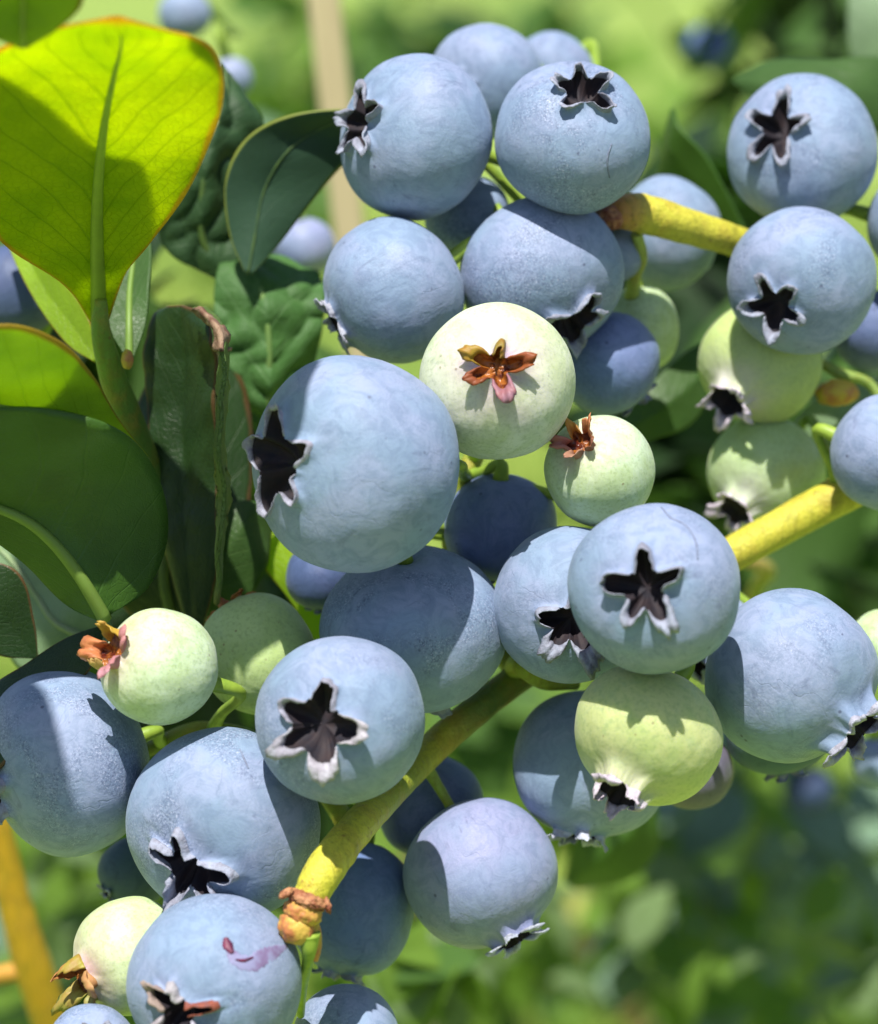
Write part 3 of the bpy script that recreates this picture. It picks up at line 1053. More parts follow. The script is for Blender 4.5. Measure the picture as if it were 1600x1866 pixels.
berry('pair_right', 1193, 1073, 156, -16, 0.97, (-0.20, -0.04), 'berry with a wide open black star crown facing the camera right of centre', twig='main',
      arms=[(91, 1.15, -0.05, 0.45), (24, 1.2, 0.0, 0.55), (172, 1.15, 0.05, 0.6), (243, 0.8, 0.25, 0.8), (304, 0.8, 0.35, 0.9)], cb=0.165, ca=0.17, cs=0.26, lh=0.22, lift=1.0)
berry('right_low', 1440, 1230, 158, -4, 0.97, (0.66, 0.56), 'right berry with its crown pointing down to the lower right edge', twig='main', lip=0.17, lh=0.17, lc=(0.40, 0.41, 0.50), cb=0.18)
berry('lime', 1181, 1342, 138, -11, 0.83, (-0.42, 0.72), 'lime green berry with a lilac white crown at its bottom, shaded on top', 'green', (0.50, 0.54, 0.24),
      twig='main', blush=((0.50, 0.44, 0.42), 0.7, 0.45), dry=1, lc=(0.66, 0.58, 0.68), lh=0.20, cb=0.19, ca=0.07, lip=0.20, roll=20, deep=0.25, flare=0.15)
berry('low_mid', 1078, 1393, 142, 9, 0.97, (-0.15, 0.95), 'blue berry partly hidden behind the lime green one', twig='main', lc=(0.46, 0.50, 0.6))
berry('crown_mid', 621, 1311, 154, -14, 0.98, (-0.25, 0.0), 'berry with a big torn crown facing the camera at lower centre left', twig='main',
      arms=[(74, 1.25, -0.05, 0.35), (152, 1.1, 0.1, 0.5), (212, 0.9, 0.35, 0.8), (282, 0.8, 0.5, 1.1), (352, 0.9, 0.35, 0.8)], cb=0.225, ca=0.14, cs=0.28, lh=0.22, lc=[(0.30, 0.31, 0.39), (0.30, 0.31, 0.39), (0.36, 0.36, 0.42), (0.42, 0.41, 0.46), (0.44, 0.42, 0.46)])
berry('low_left', 408, 1503, 180, -6, 0.86, (-0.36, 0.43), 'wide berry at lower left with a black cross shaped crown', twig='main',
      arms=[(142, 1.05, 0.0, 0.5), (97, 1.1, -0.05, 0.4), (-8, 1.35, 0.0, 0.4), (238, 0.8, 0.2, 0.9), (296, 0.8, 0.3, 1.1)], cb=0.15, ca=0.18, cs=0.25, lh=0.24)
berry('far_left', 120, 1388, 172, 0, 0.86, (-0.88, 0.28), 'tall berry at the left edge half in shade with its crown cut by the frame', twig='left', cb=0.2, lump=0.008)
berry('green_left', 290, 1216, 106, -9, 0.99, (-0.78, -0.30), 'pale green berry at left with pink and orange flower remains on its crown', 'green', (0.54, 0.65, 0.44),
      twig='left', lh=0.38, cb=0.22, ca=0.10, flare=0.25, blush=((0.66, 0.36, 0.36), 0.75, 0.55), lc=[(0.68, 0.32, 0.34), (0.60, 0.42, 0.06), (0.66, 0.26, 0.10), (0.66, 0.52, 0.16), (0.70, 0.36, 0.42)])
berry('green_left_back', 468, 1192, 105, 4, 1.05, (-0.45, -0.8, -1), 'green berry half in shade behind the pale one with pink remains', 'green', (0.46, 0.58, 0.26), twig='left')
berry('hang', 877, 1592, 138, 5, 0.97, (0.44, 0.80), 'purplish berry hanging at the bottom centre, crown pointing down, left side in shade', tint=PU, twig=(826, 1480, 8), lc=(0.44, 0.48, 0.58), lh=0.11, lip=0.12, ca=0.11)
berry('shade_low', 785, 1470, 97, 14, 0.95, (0.1, 0.94, -1), 'navy shaded berry behind the short green stalk', tint=(0.58, 0.60, 0.78), twig='main')  # darker tint paints shade into this berry's colour
berry('shade_low2', 643, 1655, 112, 9, 1.12, (-0.2, 0.97), 'long navy berry in full shade right of the brown twig end', tint=(0.60, 0.68, 0.92), twig='main')  # full shade is painted in with the darker tint
berry('green_low', 238, 1742, 107, -6, 0.97, (-0.80, 0.30), 'pale green berry at the bottom left with a pink tinge and withered yellow crown', 'green', (0.56, 0.66, 0.40),
      twig='left', lh=0.36, cb=0.24, ca=0.08, flare=0.2, blush=((0.66, 0.32, 0.40), 0.75, 0.75), lc=[(0.42, 0.38, 0.05), (0.60, 0.30, 0.08), (0.44, 0.42, 0.08), (0.36, 0.36, 0.10), (0.58, 0.36, 0.14)])
berry('scarred', 390, 1792, 158, -15, 0.97, (-0.36, 0.18), 'berry at the bottom with a dark red scar and a torn crown', twig='main',
      arms=[(100, 0.8, 0.0, 0.5), (140, 0.9, 0.2, 0.7), (10, 1.35, 0.0, 0.4), (235, 0.85, 0.4, 1.1), (305, 0.8, 0.4, 1.1)], cb=0.14, ca=0.17, cs=0.20, lh=0.25, lc=[(0.30, 0.07, 0.03), (0.40, 0.38, 0.40), (0.34, 0.26, 0.22), (0.46, 0.42, 0.44), (0.44, 0.44, 0.52)])
berry('bottom', 632, 1893, 98, -2, 0.97, (-0.3, 0.2), 'blue berry cut by the bottom edge left of centre, striped by shade', twig=(600, 1990, 4))
berry('bottom_left', 165, 1915, 84, -12, 0.97, (0.2, -0.4), 'top of a berry just showing at the bottom left corner', twig=(240, 1990, 5))
berry('green_right', 1385, 662, 112, 22, 0.93, (-0.55, 0.60), 'green berry under the right berry with a dark opened crown at lower left', 'green', (0.46, 0.57, 0.20),
      twig='upper', dry=1, blush=((0.56, 0.48, 0.58), 0.85, 0.62), lc=(0.66, 0.58, 0.68), cb=0.20, ca=0.06, lip=0.22, lh=0.2, deep=0.3)
berry('green_right2', 1396, 862, 107, 24, 0.93, (-0.55, 0.62), 'green berry with a lilac crown above the yellow twig at right', 'green', (0.44, 0.58, 0.28),
      twig='main', dry=1, blush=((0.56, 0.48, 0.58), 0.85, 0.62), lc=(0.66, 0.58, 0.68), cb=0.18, ca=0.06, lip=0.18, lh=0.2)
berry('edge_right', 1622, 826, 108, 10, 0.97, (0.85, 0.3), 'blue berry cut by the right edge at the end of the yellow twig', twig='main')
berry('behind_twig', 1213, 425, 104, 32, 0.93, (0.9, 0.3, -1), 'blurred berry behind the cut end of the yellow twig', twig=(1180, 400, 18), detail=0)
berry('edge_up', 1668, 405, 92, 22, 0.95, (0.9, 0.2), 'sliver of a blue berry at the right edge beside the two right berries', twig='upper', detail=0)
berry('shade_edge', 1592, 602, 76, 28, 0.95, (0.6, 0.7, -1), 'dark shaded berry behind the right berry at the right edge', tint=(0.45, 0.5, 0.66), twig='upper', detail=0)  # dark tint stands in for shade behind the right berry
berry('green_edge', 1612, 1182, 72, 10, 0.95, (0.9, 0.2), 'pale green berry just showing at the right edge behind the downward crowned berry', 'green', G1, twig=(1560, 1300, 14), detail=0)
berry('behind_pair', 1308, 1168, 84, 12, 0.95, (-0.6, 0.5), 'berry squeezed behind between the star crowned berry and its right neighbour', twig='main')
berry('dusky', 1262, 1402, 74, 16, 0.95, (0.2, 0.6, -1), 'dusky purple berry in shade behind the lime green berry', tint=(0.62, 0.42, 0.40), twig='main')  # tint holds both the purple skin and painted shade
berry('dusky2', 1420, 1325, 98, 14, 0.86, (0.2, 0.95, -1), 'greenish dark berry in shade under the right berry', tint=(0.30, 0.42, 0.34), twig='main')  # greenish tint also darkens the skin for shade
berry('dark_gap', 582, 1052, 62, 12, 0.95, (0.0, 0.95, -1), 'almost black berry in the gap below left of the big berry', tint=(0.3, 0.34, 0.5), twig='rach')  # shade of the gap is painted by the low tint
berry('dark_low', 243, 1592, 66, 14, 0.95, (-0.7, 0.6), 'blackish berry in deep shade between the two lower left berries', tint=(0.25, 0.32, 0.30), twig='left')  # deep shade is painted into the skin tint
berry('behind_up', 1118, 462, 56, 18, 0.95, (0.2, 0.95, -1), 'bit of a berry under the brown cut end of the upper twig', twig='upper', detail=0)
berry('navy_left', 28, 530, 84, 26, 0.95, (-0.9, 0.2), 'out of focus navy berry in shade at the left edge behind the bright leaf', tint=(0.30, 0.32, 0.45), twig=(60, 640, 32), group=FAR, detail=0)  # navy skin darkened further, its shade is in the tint
berry('blur_a', 556, 452, 56, 70, 0.95, (0.2, 0.95, -1), 'blurred lilac berry between the dark oval leaf and the left berry', tint=(1.1, 1.0, 1.06), group=FAR, detail=0, twig=(500, 560, 76))
berry('blur_b', 492, 500, 36, 66, 0.95, (0.2, 0.95, -1), 'small blurred dark berry below the dark oval leaf', tint=(0.6, 0.66, 0.7), group=FAR, detail=0, twig=(500, 560, 76))
berry('blur_c', 337, 26, 48, 110, 0.95, (0.2, 0.95, -1), 'blurred lavender berry above the bright leaf at the top', tint=(1.15, 1.08, 1.06), group=FAR, detail=0, twig=(420, 60, 130))
berry('blur_d', 420, 142, 40, 100, 0.95, (0.2, 0.95, -1), 'blurred lavender berry touching the right side of the bright leaf', tint=(1.15, 1.08, 1.06), group=FAR, detail=0, twig=(430, 60, 130))
berry('blur_e', 1292, 84, 42, 330, 0.95, (0.2, 0.95, -1), 'very blurred dark blue berry in the green at top right', tint=(0.6, 0.7, 1.1), group=FAR, detail=0, twig=(1330, 30, 350))
berry('blur_f', 1604, 1388, 52, 60, 0.95, (0.2, 0.95, -1), 'blurred pale blue berry at the right edge below the crown', group=FAR, detail=0, twig=(1640, 1320, 66))
berry('blur_g', 1475, 1440, 46, 240, 0.95, (0.2, 0.95, -1), 'blurred dark blue berry in the lower right foliage', tint=(0.15, 0.2, 0.3), group=FAR, detail=0, twig=(1480, 1380, 250))

# push overlapping neighbours apart along the line of sight, keeping who stands in front
keys = [k for k in B]
for it in range(60):
    moved = 0
    for i in range(len(keys)):
        for j in range(i + 1, len(keys)):
            a, b = B[keys[i]]['g'], B[keys[j]]['g']
            ra, rb = a[2] * K(a[3]) * (0.5 + 0.5 * a[4]), b[2] * K(b[3]) * (0.5 + 0.5 * b[4])
            pa, pb = P(a[0], a[1], a[3]), P(b[0], b[1], b[3])
            need = 0.965 * (ra + rb)
            dist = (pa - pb).length
            if dist < need:
                step = (need - dist) * 1000 * 0.25 + 0.02
                if a[3] <= b[3]:
                    fa, fb = -step * 0.25, step
                else:
                    fa, fb = step, -step * 0.25
                # the sharp front berries stay where they are
                a[3] += fa if fa > 0 or a[3] > 0 else 0
                b[3] += fb if fb > 0 or b[3] > 0 else 0
                moved += 1
    if not moved:
        break
for k in keys:
    make_berry(B[k])

skin_mark(B['scarred'], [(412, 1716), (428, 1744), (455, 1756), (485, 1742), (525, 1722)], [4, 26, 34, 36, 6], 'skin_scar', M['scar'], 'dull purple scar streak', 0.00002)
skin_mark(B['scarred'], [(412, 1708), (416, 1722), (424, 1736)], [8, 20, 8], 'scar_pit', M['scar_red'], 'dark red pit at the end of the scar', 0.00016)
skin_mark(B['scarred'], [(430, 1748), (445, 1750), (462, 1744)], [3, 7, 3], 'scar_pit', M['scar_red'], None, 0.00012)
skin_mark(B['pair_right'], [(1205, 922), (1222, 940), (1250, 955), (1268, 985), (1272, 1020)], [2.5, 5, 3.5, 4, 2], 'skin_crack', M['crack'], None, 0.00008)
skin_mark(B['top_mid'], [(1115, 262), (1108, 285), (1108, 305), (1112, 325)], [2, 4, 3.5, 2], 'skin_crack', M['crack'], None, 0.00008)
skin_mark(B['low_left'], [(438, 1362), (446, 1380), (454, 1398)], [2, 4, 2], 'skin_crack', M['crack'], None, 0.00008)

# ------------------------------------------------------------------ the leafy shoot on the left
shoot = empty('leafy_shoot', P(270, 900, 14), 'upright green leafy shoot at the left carrying the bright backlit leaf', 'shoot')
s_pts = [(184, 545, 2), (184, 600, 3), (200, 670, 5), (228, 750, 8), (258, 830, 11), (285, 930, 14), (310, 1060, 20), (330, 1200, 26)]
link('stem', tube([P(*p) - shoot.location for p in s_pts], [r * S for r in (11, 18, 24, 29, 30, 30, 30, 30)], 'stem', 20, 60,
                  [(0.16, 0.30, 0.03)] * 3 + [(0.10, 0.20, 0.03)] * 5, 0.04), M['twig'], shoot)
knob(shoot, 232, 655, 3, 14, M['bud_y'], 71, 0.8, 1.3, 0.8, name='bud', amt=0.12)
make_leaf('leaf', [
    ((176, 606, 5), (183, 606, 5), (190, 606, 5)),
    ((118, 520, 1), (180, 525, 2), (226, 505, 0)),
    ((10, 445, -6), (177, 440, -4), (277, 440, -6)),
    ((-70, 330, -14), (179, 335, -12), (350, 338, -14)),
    ((-100, 225, -23), (189, 232, -20), (398, 225, -22)),
    ((-70, 130, -29), (206, 142, -27), (404, 132, -28)),
    ((50, 66, -36), (221, 78, -34), (352, 70, -35)),
    ((205, 32, -40), (214, 31, -39), (224, 33, -40))],
    M['leaf_backlit'], rib=(0.36, 0.52, 0.05), rib_r=(0.00085, 0.00006), parent=shoot, label='large leaf glowing yellow green against the sun, orange at its edge',
    cup=-0.05, wave=0.035, seed=2, rib_n=0.93)
make_leaf('leaf', [
    ((172, 660, 8), (176, 655, 8), (182, 648, 8)),
    ((120, 625, 10), (138, 600, 10), (160, 575, 9)),
    ((62, 545, 13), (84, 530, 13), (110, 500, 12)),
    ((20, 460, 16), (40, 450, 16), (60, 430, 15)),
    ((0, 400, 18), (5, 395, 18), (10, 390, 18))],
    M['leaf_yellow'], rib=None, parent=shoot, label='small bright leaf behind the base of the glowing leaf', seed=3)
make_leaf('leaf', [
    ((232, 655, 7), (236, 656, 7), (242, 655, 7)),
    ((200, 600, 8), (236, 590, 8), (266, 590, 8)),
    ((196, 540, 10), (238, 530, 10), (272, 520, 9)),
    ((205, 480, 12), (245, 470, 12), (276, 460, 11)),
    ((235, 400, 14), (250, 395, 14), (268, 390, 14))],
    M['leaf_mid'], rib=(0.2, 0.34, 0.06), rib_r=(0.0004, 0.0002), parent=shoot, label='upright green leaf right of the stem', seed=4)
make_leaf('leaf', [
    ((258, 850, 6), (262, 842, 6), (268, 830, 6)),
    ((180, 812, -1), (195, 790, -2), (214, 760, -5)),
    ((80, 812, -8), (110, 750, -9), (172, 688, -14)),
    ((-40, 830, -12), (10, 740, -14), (108, 622, -21)),
    ((-120, 800, -14), (-80, 720, -17), (0, 592, -25)),
    ((-200, 690, -22), (-190, 680, -22), (-150, 640, -25))],
    M['leaf_yellow'], rib=(0.4, 0.5, 0.1), rib_r=(0.0006, 0.0002), parent=shoot, label='rounded yellow green leaf at the left edge in full sun', cup=0.03, seed=5)
make_leaf('leaf', [
    ((186, 1134, -6), (191, 1128, -6), (197, 1122, -6)),
    ((120, 1100, -6), (152, 1062, -8), (268, 1070, -3)),
    ((55, 1035, -7), (104, 998, -9), (305, 972, -3)),
    ((-8, 985, -8), (50, 950, -10), (282, 855, -7)),
    ((-70, 940, -8), (-20, 915, -11), (205, 776, -14)),
    ((-130, 880, -10), (-90, 860, -14), (85, 745, -16)),
    ((-170, 790, -19), (-165, 785, -19), (-60, 742, -18)),
    ((-190, 740, -19), (-188, 738, -19), (-180, 735, -19))],
    M['leaf_dark'], rib=(0.20, 0.32, 0.06), rib_r=(0.00065, 0.00025), parent=shoot, label='broad dark green leaf with a pale midrib at lower left', cup=0.02, wave=0.03, seed=6)
make_leaf('leaf', [
    ((186, 1140, 0), (188, 1145, 0), (192, 1150, 0)),
    ((120, 1165, 0), (130, 1190, -1), (160, 1225, -2)),
    ((50, 1210, 0), (60, 1250, -2), (75, 1300, -4)),
    ((-30, 1270, 0), (-20, 1320, -3), (0, 1400, -6)),
    ((-90, 1400, 0), (-80, 1410, 0), (-70, 1420, 0))],
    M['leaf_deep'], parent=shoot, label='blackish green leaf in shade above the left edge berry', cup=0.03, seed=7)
# single leaves whose shoots are out of sight
make_leaf('leaf', [
    ((20, -110, -46), (36, -114, -46), (60, -108, -46)),
    ((-70, -80, -45), (38, -85, -44), (140, -70, -45)),
    ((-60, 10, -43), (42, 0, -41), (150, 5, -43)),
    ((-20, 60, -41), (42, 62, -40), (110, 48, -41)),
    ((34, 84, -39), (42, 86, -39), (50, 84, -39))],
    M['leaf_yellow'], rib=(0.36, 0.5, 0.05), rib_r=(0.0003, 0.0002), label='yellow green leaf cut off by the top left corner', group='leaves around the berries', seed=8)
make_leaf('leaf', [
    ((352, 1180, 13), (356, 1180, 13), (360, 1180, 13)),
    ((300, 1000, 12), (345, 1010, 11), (395, 1040, 10)),
    ((280, 860, 12), (335, 880, 11), (396, 900, 9)),
    ((268, 740, 12), (335, 760, 11), (398, 770, 7)),
    ((266, 640, 12), (340, 650, 10), (396, 662, 5)),
    ((280, 578, 12), (335, 580, 9), (392, 612, 4)),
    ((300, 560, 11), (335, 556, 9), (366, 566, 6))],
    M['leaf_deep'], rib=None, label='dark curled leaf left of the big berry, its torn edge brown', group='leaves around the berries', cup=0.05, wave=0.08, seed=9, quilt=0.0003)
curled = [o for o in bpy.data.objects if o.get('label', '').startswith('dark curled leaf')][0]
make_leaf('leaf_edge', [
    ((352, 566, 4), (362, 568, 2), (374, 564, 4)),
    ((388, 596, 2), (396, 600, -1), (404, 594, 3)),
    ((397, 640, 0), (404, 642, -3), (411, 640, 2)),
    ((396, 700, 0), (403, 700, -3), (412, 700, 2)),
    ((392, 770, 0), (399, 770, -3), (408, 770, 2)),
    ((391, 835, 0), (398, 835, -3), (409, 835, 2)),
    ((396, 900, 1), (403, 900, -2), (412, 900, 3)),
    ((393, 970, 1), (399, 970, -2), (407, 970, 3)),
    ((391, 1030, 2), (395, 1030, 0), (400, 1030, 4)),
    ((392, 1095, 4), (395, 1100, 3), (398, 1095, 4))],
    M['leaf_fold'], parent=curled, label='thin light green edge of the leaf seen end on', thick=0.0004, wave=0.3, quilt=0.00025, seed=10, serr=0.35)
make_leaf('brown_patch', [
    ((350, 562, 3), (362, 560, 1), (374, 566, 3)),
    ((372, 584, 1), (384, 582, -1), (396, 588, 1)),
    ((388, 606, -1), (400, 604, -3), (412, 600, 0)),
    ((394, 640, -2), (404, 640, -4), (414, 640, 0))],
    M['withered'], parent=curled, label='withered brown tip of the fold', thick=0.0003, wave=0.6, seed=11, n=20, across=10)
make_leaf('leaf', [
    ((448, 500, 20), (452, 500, 20), (458, 500, 20)),
    ((418, 425, 20), (465, 425, 20), (508, 445, 21)),
    ((410, 335, 19), (480, 350, 20), (570, 365, 21)),
    ((440, 262, 18), (515, 285, 19), (625, 300, 21)),
    ((505, 218, 17), (570, 240, 19), (668, 268, 21)),
    ((600, 200, 17), (640, 212, 18), (700, 240, 20)),
    ((720, 205, 18), (724, 208, 18), (728, 212, 18))],
    M['leaf_blue'], rib=(0.04, 0.09, 0.045), rib_r=(0.00012, 0.0001), label='dark oval bluish leaf left of the top berry', group='leaves around the berries', cup=0.03, seed=12)
make_leaf('leaf', [
    ((420, 520, 26), (425, 520, 26), (430, 520, 26)),
    ((300, 450, 24), (370, 440, 24), (445, 450, 26)),
    ((290, 340, 22), (370, 330, 22), (440, 340, 26)),
    ((310, 230, 22), (390, 240, 22), (458, 265, 26)),
    ((370, 165, 23), (410, 180, 24), (474, 222, 26)),
    ((400, 120, 26), (408, 126, 26), (420, 136, 26))],
    M['leaf_quilt_dark'], rib=(0.06, 0.12, 0.04), rib_r=(0.0004, 0.0002), label='dark puckered leaf behind the right side of the bright leaf', group='leaves around the berries', quilt=0.0007, n=70, across=40, seed=13)
make_leaf('leaf', [
    ((480, 800, 26), (486, 800, 26), (492, 800, 26)),
    ((395, 700, 24), (490, 705, 23), (560, 690, 26)),
    ((390, 600, 23), (488, 600, 22), (585, 600, 25)),
    ((395, 500, 24), (470, 510, 23), (590, 540, 26)),
    ((430, 440, 28), (450, 450, 28), (580, 500, 28))],
    M['leaf_quilt'], rib=(0.18, 0.32, 0.10), rib_r=(0.0004, 0.0002), label='bright puckered leaf with netted veins left of the round berry', group='leaves around the berries', quilt=0.0007, n=70, across=40, seed=14)
make_leaf('leaf', [
    ((330, 1190, 20), (334, 1190, 20), (340, 1190, 20)),
    ((215, 1090, 20), (300, 1060, 17), (380, 1100, 18)),
    ((205, 960, 20), (308, 960, 16), (440, 980, 18)),
    ((215, 850, 20), (305, 850, 16), (460, 860, 20)),
    ((250, 740, 20), (315, 760, 17), (450, 720, 22)),
    ((300, 640, 22), (330, 650, 20), (400, 620, 24))],
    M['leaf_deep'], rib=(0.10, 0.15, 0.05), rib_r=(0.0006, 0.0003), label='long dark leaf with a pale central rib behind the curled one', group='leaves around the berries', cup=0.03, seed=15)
make_leaf('leaf', [
    ((330, 1130, 16), (334, 1132, 16), (338, 1134, 16)),
    ((345, 1030, 15), (385, 1060, 14), (430, 1115, 15)),
    ((385, 950, 14), (430, 980, 13), (482, 1040, 15)),
    ((430, 915, 14), (460, 930, 14), (492, 980, 16)),
    ((500, 920, 16), (504, 924, 16), (506, 930, 16))],
    M['leaf_mid'], rib=None, label='soft green leaf below left of the big berry', group='leaves around the berries', cup=0.04, seed=16)
make_leaf('leaf', [
    ((590, 1190, 16), (592, 1194, 16), (590, 1198, 16)),
    ((530, 1095, 17), (556, 1090, 16), (588, 1100, 15)),
    ((480, 1030, 18), (518, 1020, 17), (552, 1040, 16)),
    ((455, 970, 20), (480, 960, 19), (510, 970, 18)),
    ((430, 920, 22), (436, 918, 22), (444, 920, 22))],
    M['leaf_yellow'], rib=None, label='narrow yellow green leaf beneath the big berry', group='leaves around the berries', seed=17)
make_leaf('leaf', [
    ((200, 1180, 14), (205, 1176, 14), (210, 1172, 14)),
    ((60, 1230, 16), (110, 1140, 14), (190, 1080, 13)),
    ((0, 1160, 18), (70, 1090, 16), (150, 1040, 15)),
    ((-40, 1060, 20), (20, 1020, 18), (80, 980, 17)),
    ((-60, 960, 22), (-55, 955, 22), (-50, 950, 22))],
    M['leaf_pale'], rib=(0.34, 0.44, 0.26), rib_r=(0.0004, 0.0002), label='pale sage leaf showing under the broad dark leaf', group='leaves around the berries', cup=0.03, seed=18)
make_leaf('leaf', [
    ((70, 1200, 6), (74, 1204, 6), (70, 1210, 6)),
    ((-10, 1190, 5), (20, 1140, 5), (62, 1130, 5)),
    ((-60, 1120, 4), (-20, 1080, 4), (30, 1040, 4)),
    ((-90, 1020, 4), (-85, 1015, 4), (-80, 1010, 4))],
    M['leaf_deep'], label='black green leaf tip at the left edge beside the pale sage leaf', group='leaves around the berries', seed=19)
make_leaf('leaf', [
    ((1760, 300, 60), (1766, 290, 60), (1770, 280, 60)),
    ((1620, 240, 50), (1630, 180, 50), (1640, 120, 52)),
    ((1500, 215, 46), (1500, 165, 46), (1510, 110, 50)),
    ((1400, 190, 48), (1400, 155, 48), (1410, 110, 52)),
    ((1335, 150, 52), (1336, 146, 52), (1340, 140, 52))],
    M['leaf_mid'], label='green leaf with a reddish rim behind the upper right berry', group='leaves around the berries', cup=0.04, seed=20)
make_leaf('leaf', [
    ((1660, 200, 90), (1670, 200, 90), (1680, 200, 90)),
    ((1560, 120, 90), (1620, 100, 88), (1690, 110, 90)),
    ((1545, 20, 90), (1610, 0, 88), (1690, 10, 90)),
    ((1560, -90, 92), (1600, -100, 92), (1640, -90, 92))],
    M['leaf_pale'], label='pale blurred leaf at the top right corner', group='leaves around the berries', seed=21)
make_leaf('leaf', [
    ((1360, 420, 44), (1364, 424, 44), (1360, 430, 44)),
    ((1290, 290, 42), (1270, 330, 44), (1250, 400, 48)),
    ((1240, 235, 42), (1225, 270, 44), (1200, 330, 50)),
    ((1226, 196, 44), (1224, 198, 44), (1222, 200, 44))],
    M['leaf_dark'], label='dark leaf with a thin pointed tip between the upper berries', group='leaves around the berries', seed=22)
make_leaf('leaf', [
    ((1110, 800, 34), (1112, 804, 34), (1110, 808, 34)),
    ((1170, 720, 34), (1180, 760, 33), (1190, 800, 34)),
    ((1240, 650, 36), (1260, 700, 35), (1270, 760, 36)),
    ((1320, 600, 40), (1325, 610, 40), (1330, 620, 40))],
    M['leaf_mid'], label='soft green leaf right of the shaded blue berry', group='leaves around the berries', seed=23)
make_leaf('leaf', [
    ((1600, 690, 34), (1604, 694, 34), (1606, 700, 34)),
    ((1520, 710, 32), (1530, 735, 32), (1545, 760, 32)),
    ((1460, 750, 32), (1470, 770, 32), (1485, 795, 32)),
    ((1410, 810, 34), (1412, 812, 34), (1415, 815, 34))],
    M['leaf_pale'], label='narrow pale green leaf under the yellow bud at right', group='leaves around the berries', seed=24)
make_leaf('leaf', [
    ((1190, 1450, 90), (1192, 1455, 90), (1195, 1460, 90)),
    ((1110, 1480, 90), (1150, 1510, 88), (1200, 1540, 92)),
    ((1050, 1530, 92), (1090, 1570, 90), (1150, 1600, 94)),
    ((1030, 1600, 98), (1034, 1610, 96), (1050, 1620, 98))],
    M['leaf_dark'], label='blurred dark leaf under the partly hidden blue berry', group='leaves around the berries', cup=0.03, seed=25)

# unseen leaves added above the frame, shaped to throw shade on leaf and berries
SH = 'unseen leaves added above the frame to shade leaf and berries'
make_leaf('leaf', [
    ((-140, 300, -15), (-138, 310, -15), (-136, 320, -14)),
    ((-80, 70, -32), (-80, 330, -13), (-80, 560, 2)),
    ((0, 145, -27), (0, 360, -11), (0, 620, 5)),
    ((90, 215, -22), (100, 400, -8), (90, 640, 6)),
    ((190, 282, -16), (200, 430, -6), (180, 620, 5)),
    ((262, 318, -14), (262, 430, -6), (235, 560, 2)),
    ((284, 372, -10), (282, 400, -8), (272, 440, -5))],
    M['leaf_mid'], label='unseen leaf added above the frame to shade the glowing leaf', group=SH, seed=41, up_sun=0.068)
make_leaf('leaf', [
    ((490, 440, -16), (500, 440, -16), (510, 440, -16)),
    ((430, 560, -16), (490, 560, -16), (566, 540, -16)),
    ((450, 700, -16), (500, 700, -16), (560, 690, -16)),
    ((460, 800, -16), (500, 800, -16), (556, 790, -16)),
    ((500, 880, -16), (510, 880, -16), (530, 870, -16))],
    M['leaf_mid'], label='unseen leaf added above the frame to shade the left side of the largest berry', group=SH, seed=42, up_sun=0.085)
make_leaf('leaf', [
    ((-10, 1100, -7), (0, 1100, -7), (10, 1100, -7)),
    ((-90, 1240, -7), (0, 1240, -7), (72, 1220, -7)),
    ((-100, 1400, -7), (20, 1400, -7), (112, 1360, -8)),
    ((-40, 1540, -7), (60, 1540, -7), (142, 1500, -8)),
    ((80, 1620, -7), (120, 1620, -7), (160, 1600, -7))],
    M['leaf_mid'], label='unseen leaf added above the frame to shade the left edge berry', group=SH, seed=43, up_sun=0.125)

# ------------------------------------------------------------------ stake and blurred stems behind
def stake():
    m, nt, out = new_mat('bare_wood')
    g = G(nt)
    v, tc, oi = local_vec(g)
    mp = g.node('ShaderNodeMapping')
    g.put(mp.inputs[0], v)
    mp.inputs['Scale'].default_value = (1, 1, 0.06)
    n1 = g.noise(mp.outputs[0], 260, 4, 0.6, 0.6)
    c = g.mix(g.ramp(n1, 0.35, 0.65), (0.52, 0.42, 0.24), (0.61, 0.51, 0.29))
    nt.links.new(g.principled(c, 0.7, g.bump(n1, 0.4, 0.0006)), out.inputs[0])
    d = 150
    top, bot = P(588, -60, d), P(652, 560, d + 14)
    dr = (bot - top).normalized()
    a = top - dr * 0.25
    t_len = (a.z + 0.15) / -dr.z if dr.z < 0 else 1
    b = a + dr * t_len
    x = RIGHT - dr * RIGHT.dot(dr)
    x.normalize()
    y = dr.cross(x)
    w = 29 * K(d)
    vs, fs = [], []
    N = 24
    for i in range(N + 1):
        p = a.lerp(b, i / N)
        wv = Vector((noise.noise(Vector((i * 0.4, 0, 0))), noise.noise(Vector((0, i * 0.4, 0))), 0)) * 0.0008
        for (sx_, sy_) in ((-1, -0.85), (-0.85, -1), (0.85, -1), (1, -0.85), (1, 0.85), (0.85, 1), (-0.85, 1), (-1, 0.85)):
            vs.append(p + x * (w * sx_) + y * (w * sy_) + wv - a)
    for i in range(N):
        for j in range(8):
            q, r = i * 8 + j, i * 8 + (j + 1) % 8
            fs.append((q, r, r + 8, q + 8))
    fs.append(tuple(range(8)))
    fs.append(tuple(N * 8 + j for j in reversed(range(8))))
    o = link('wooden_stake', mesh_from(vs, fs, 'wooden_stake', False), m, None, loc=a)
    tag(o, 'blurred pale wooden stake standing behind the top berries', 'stake')


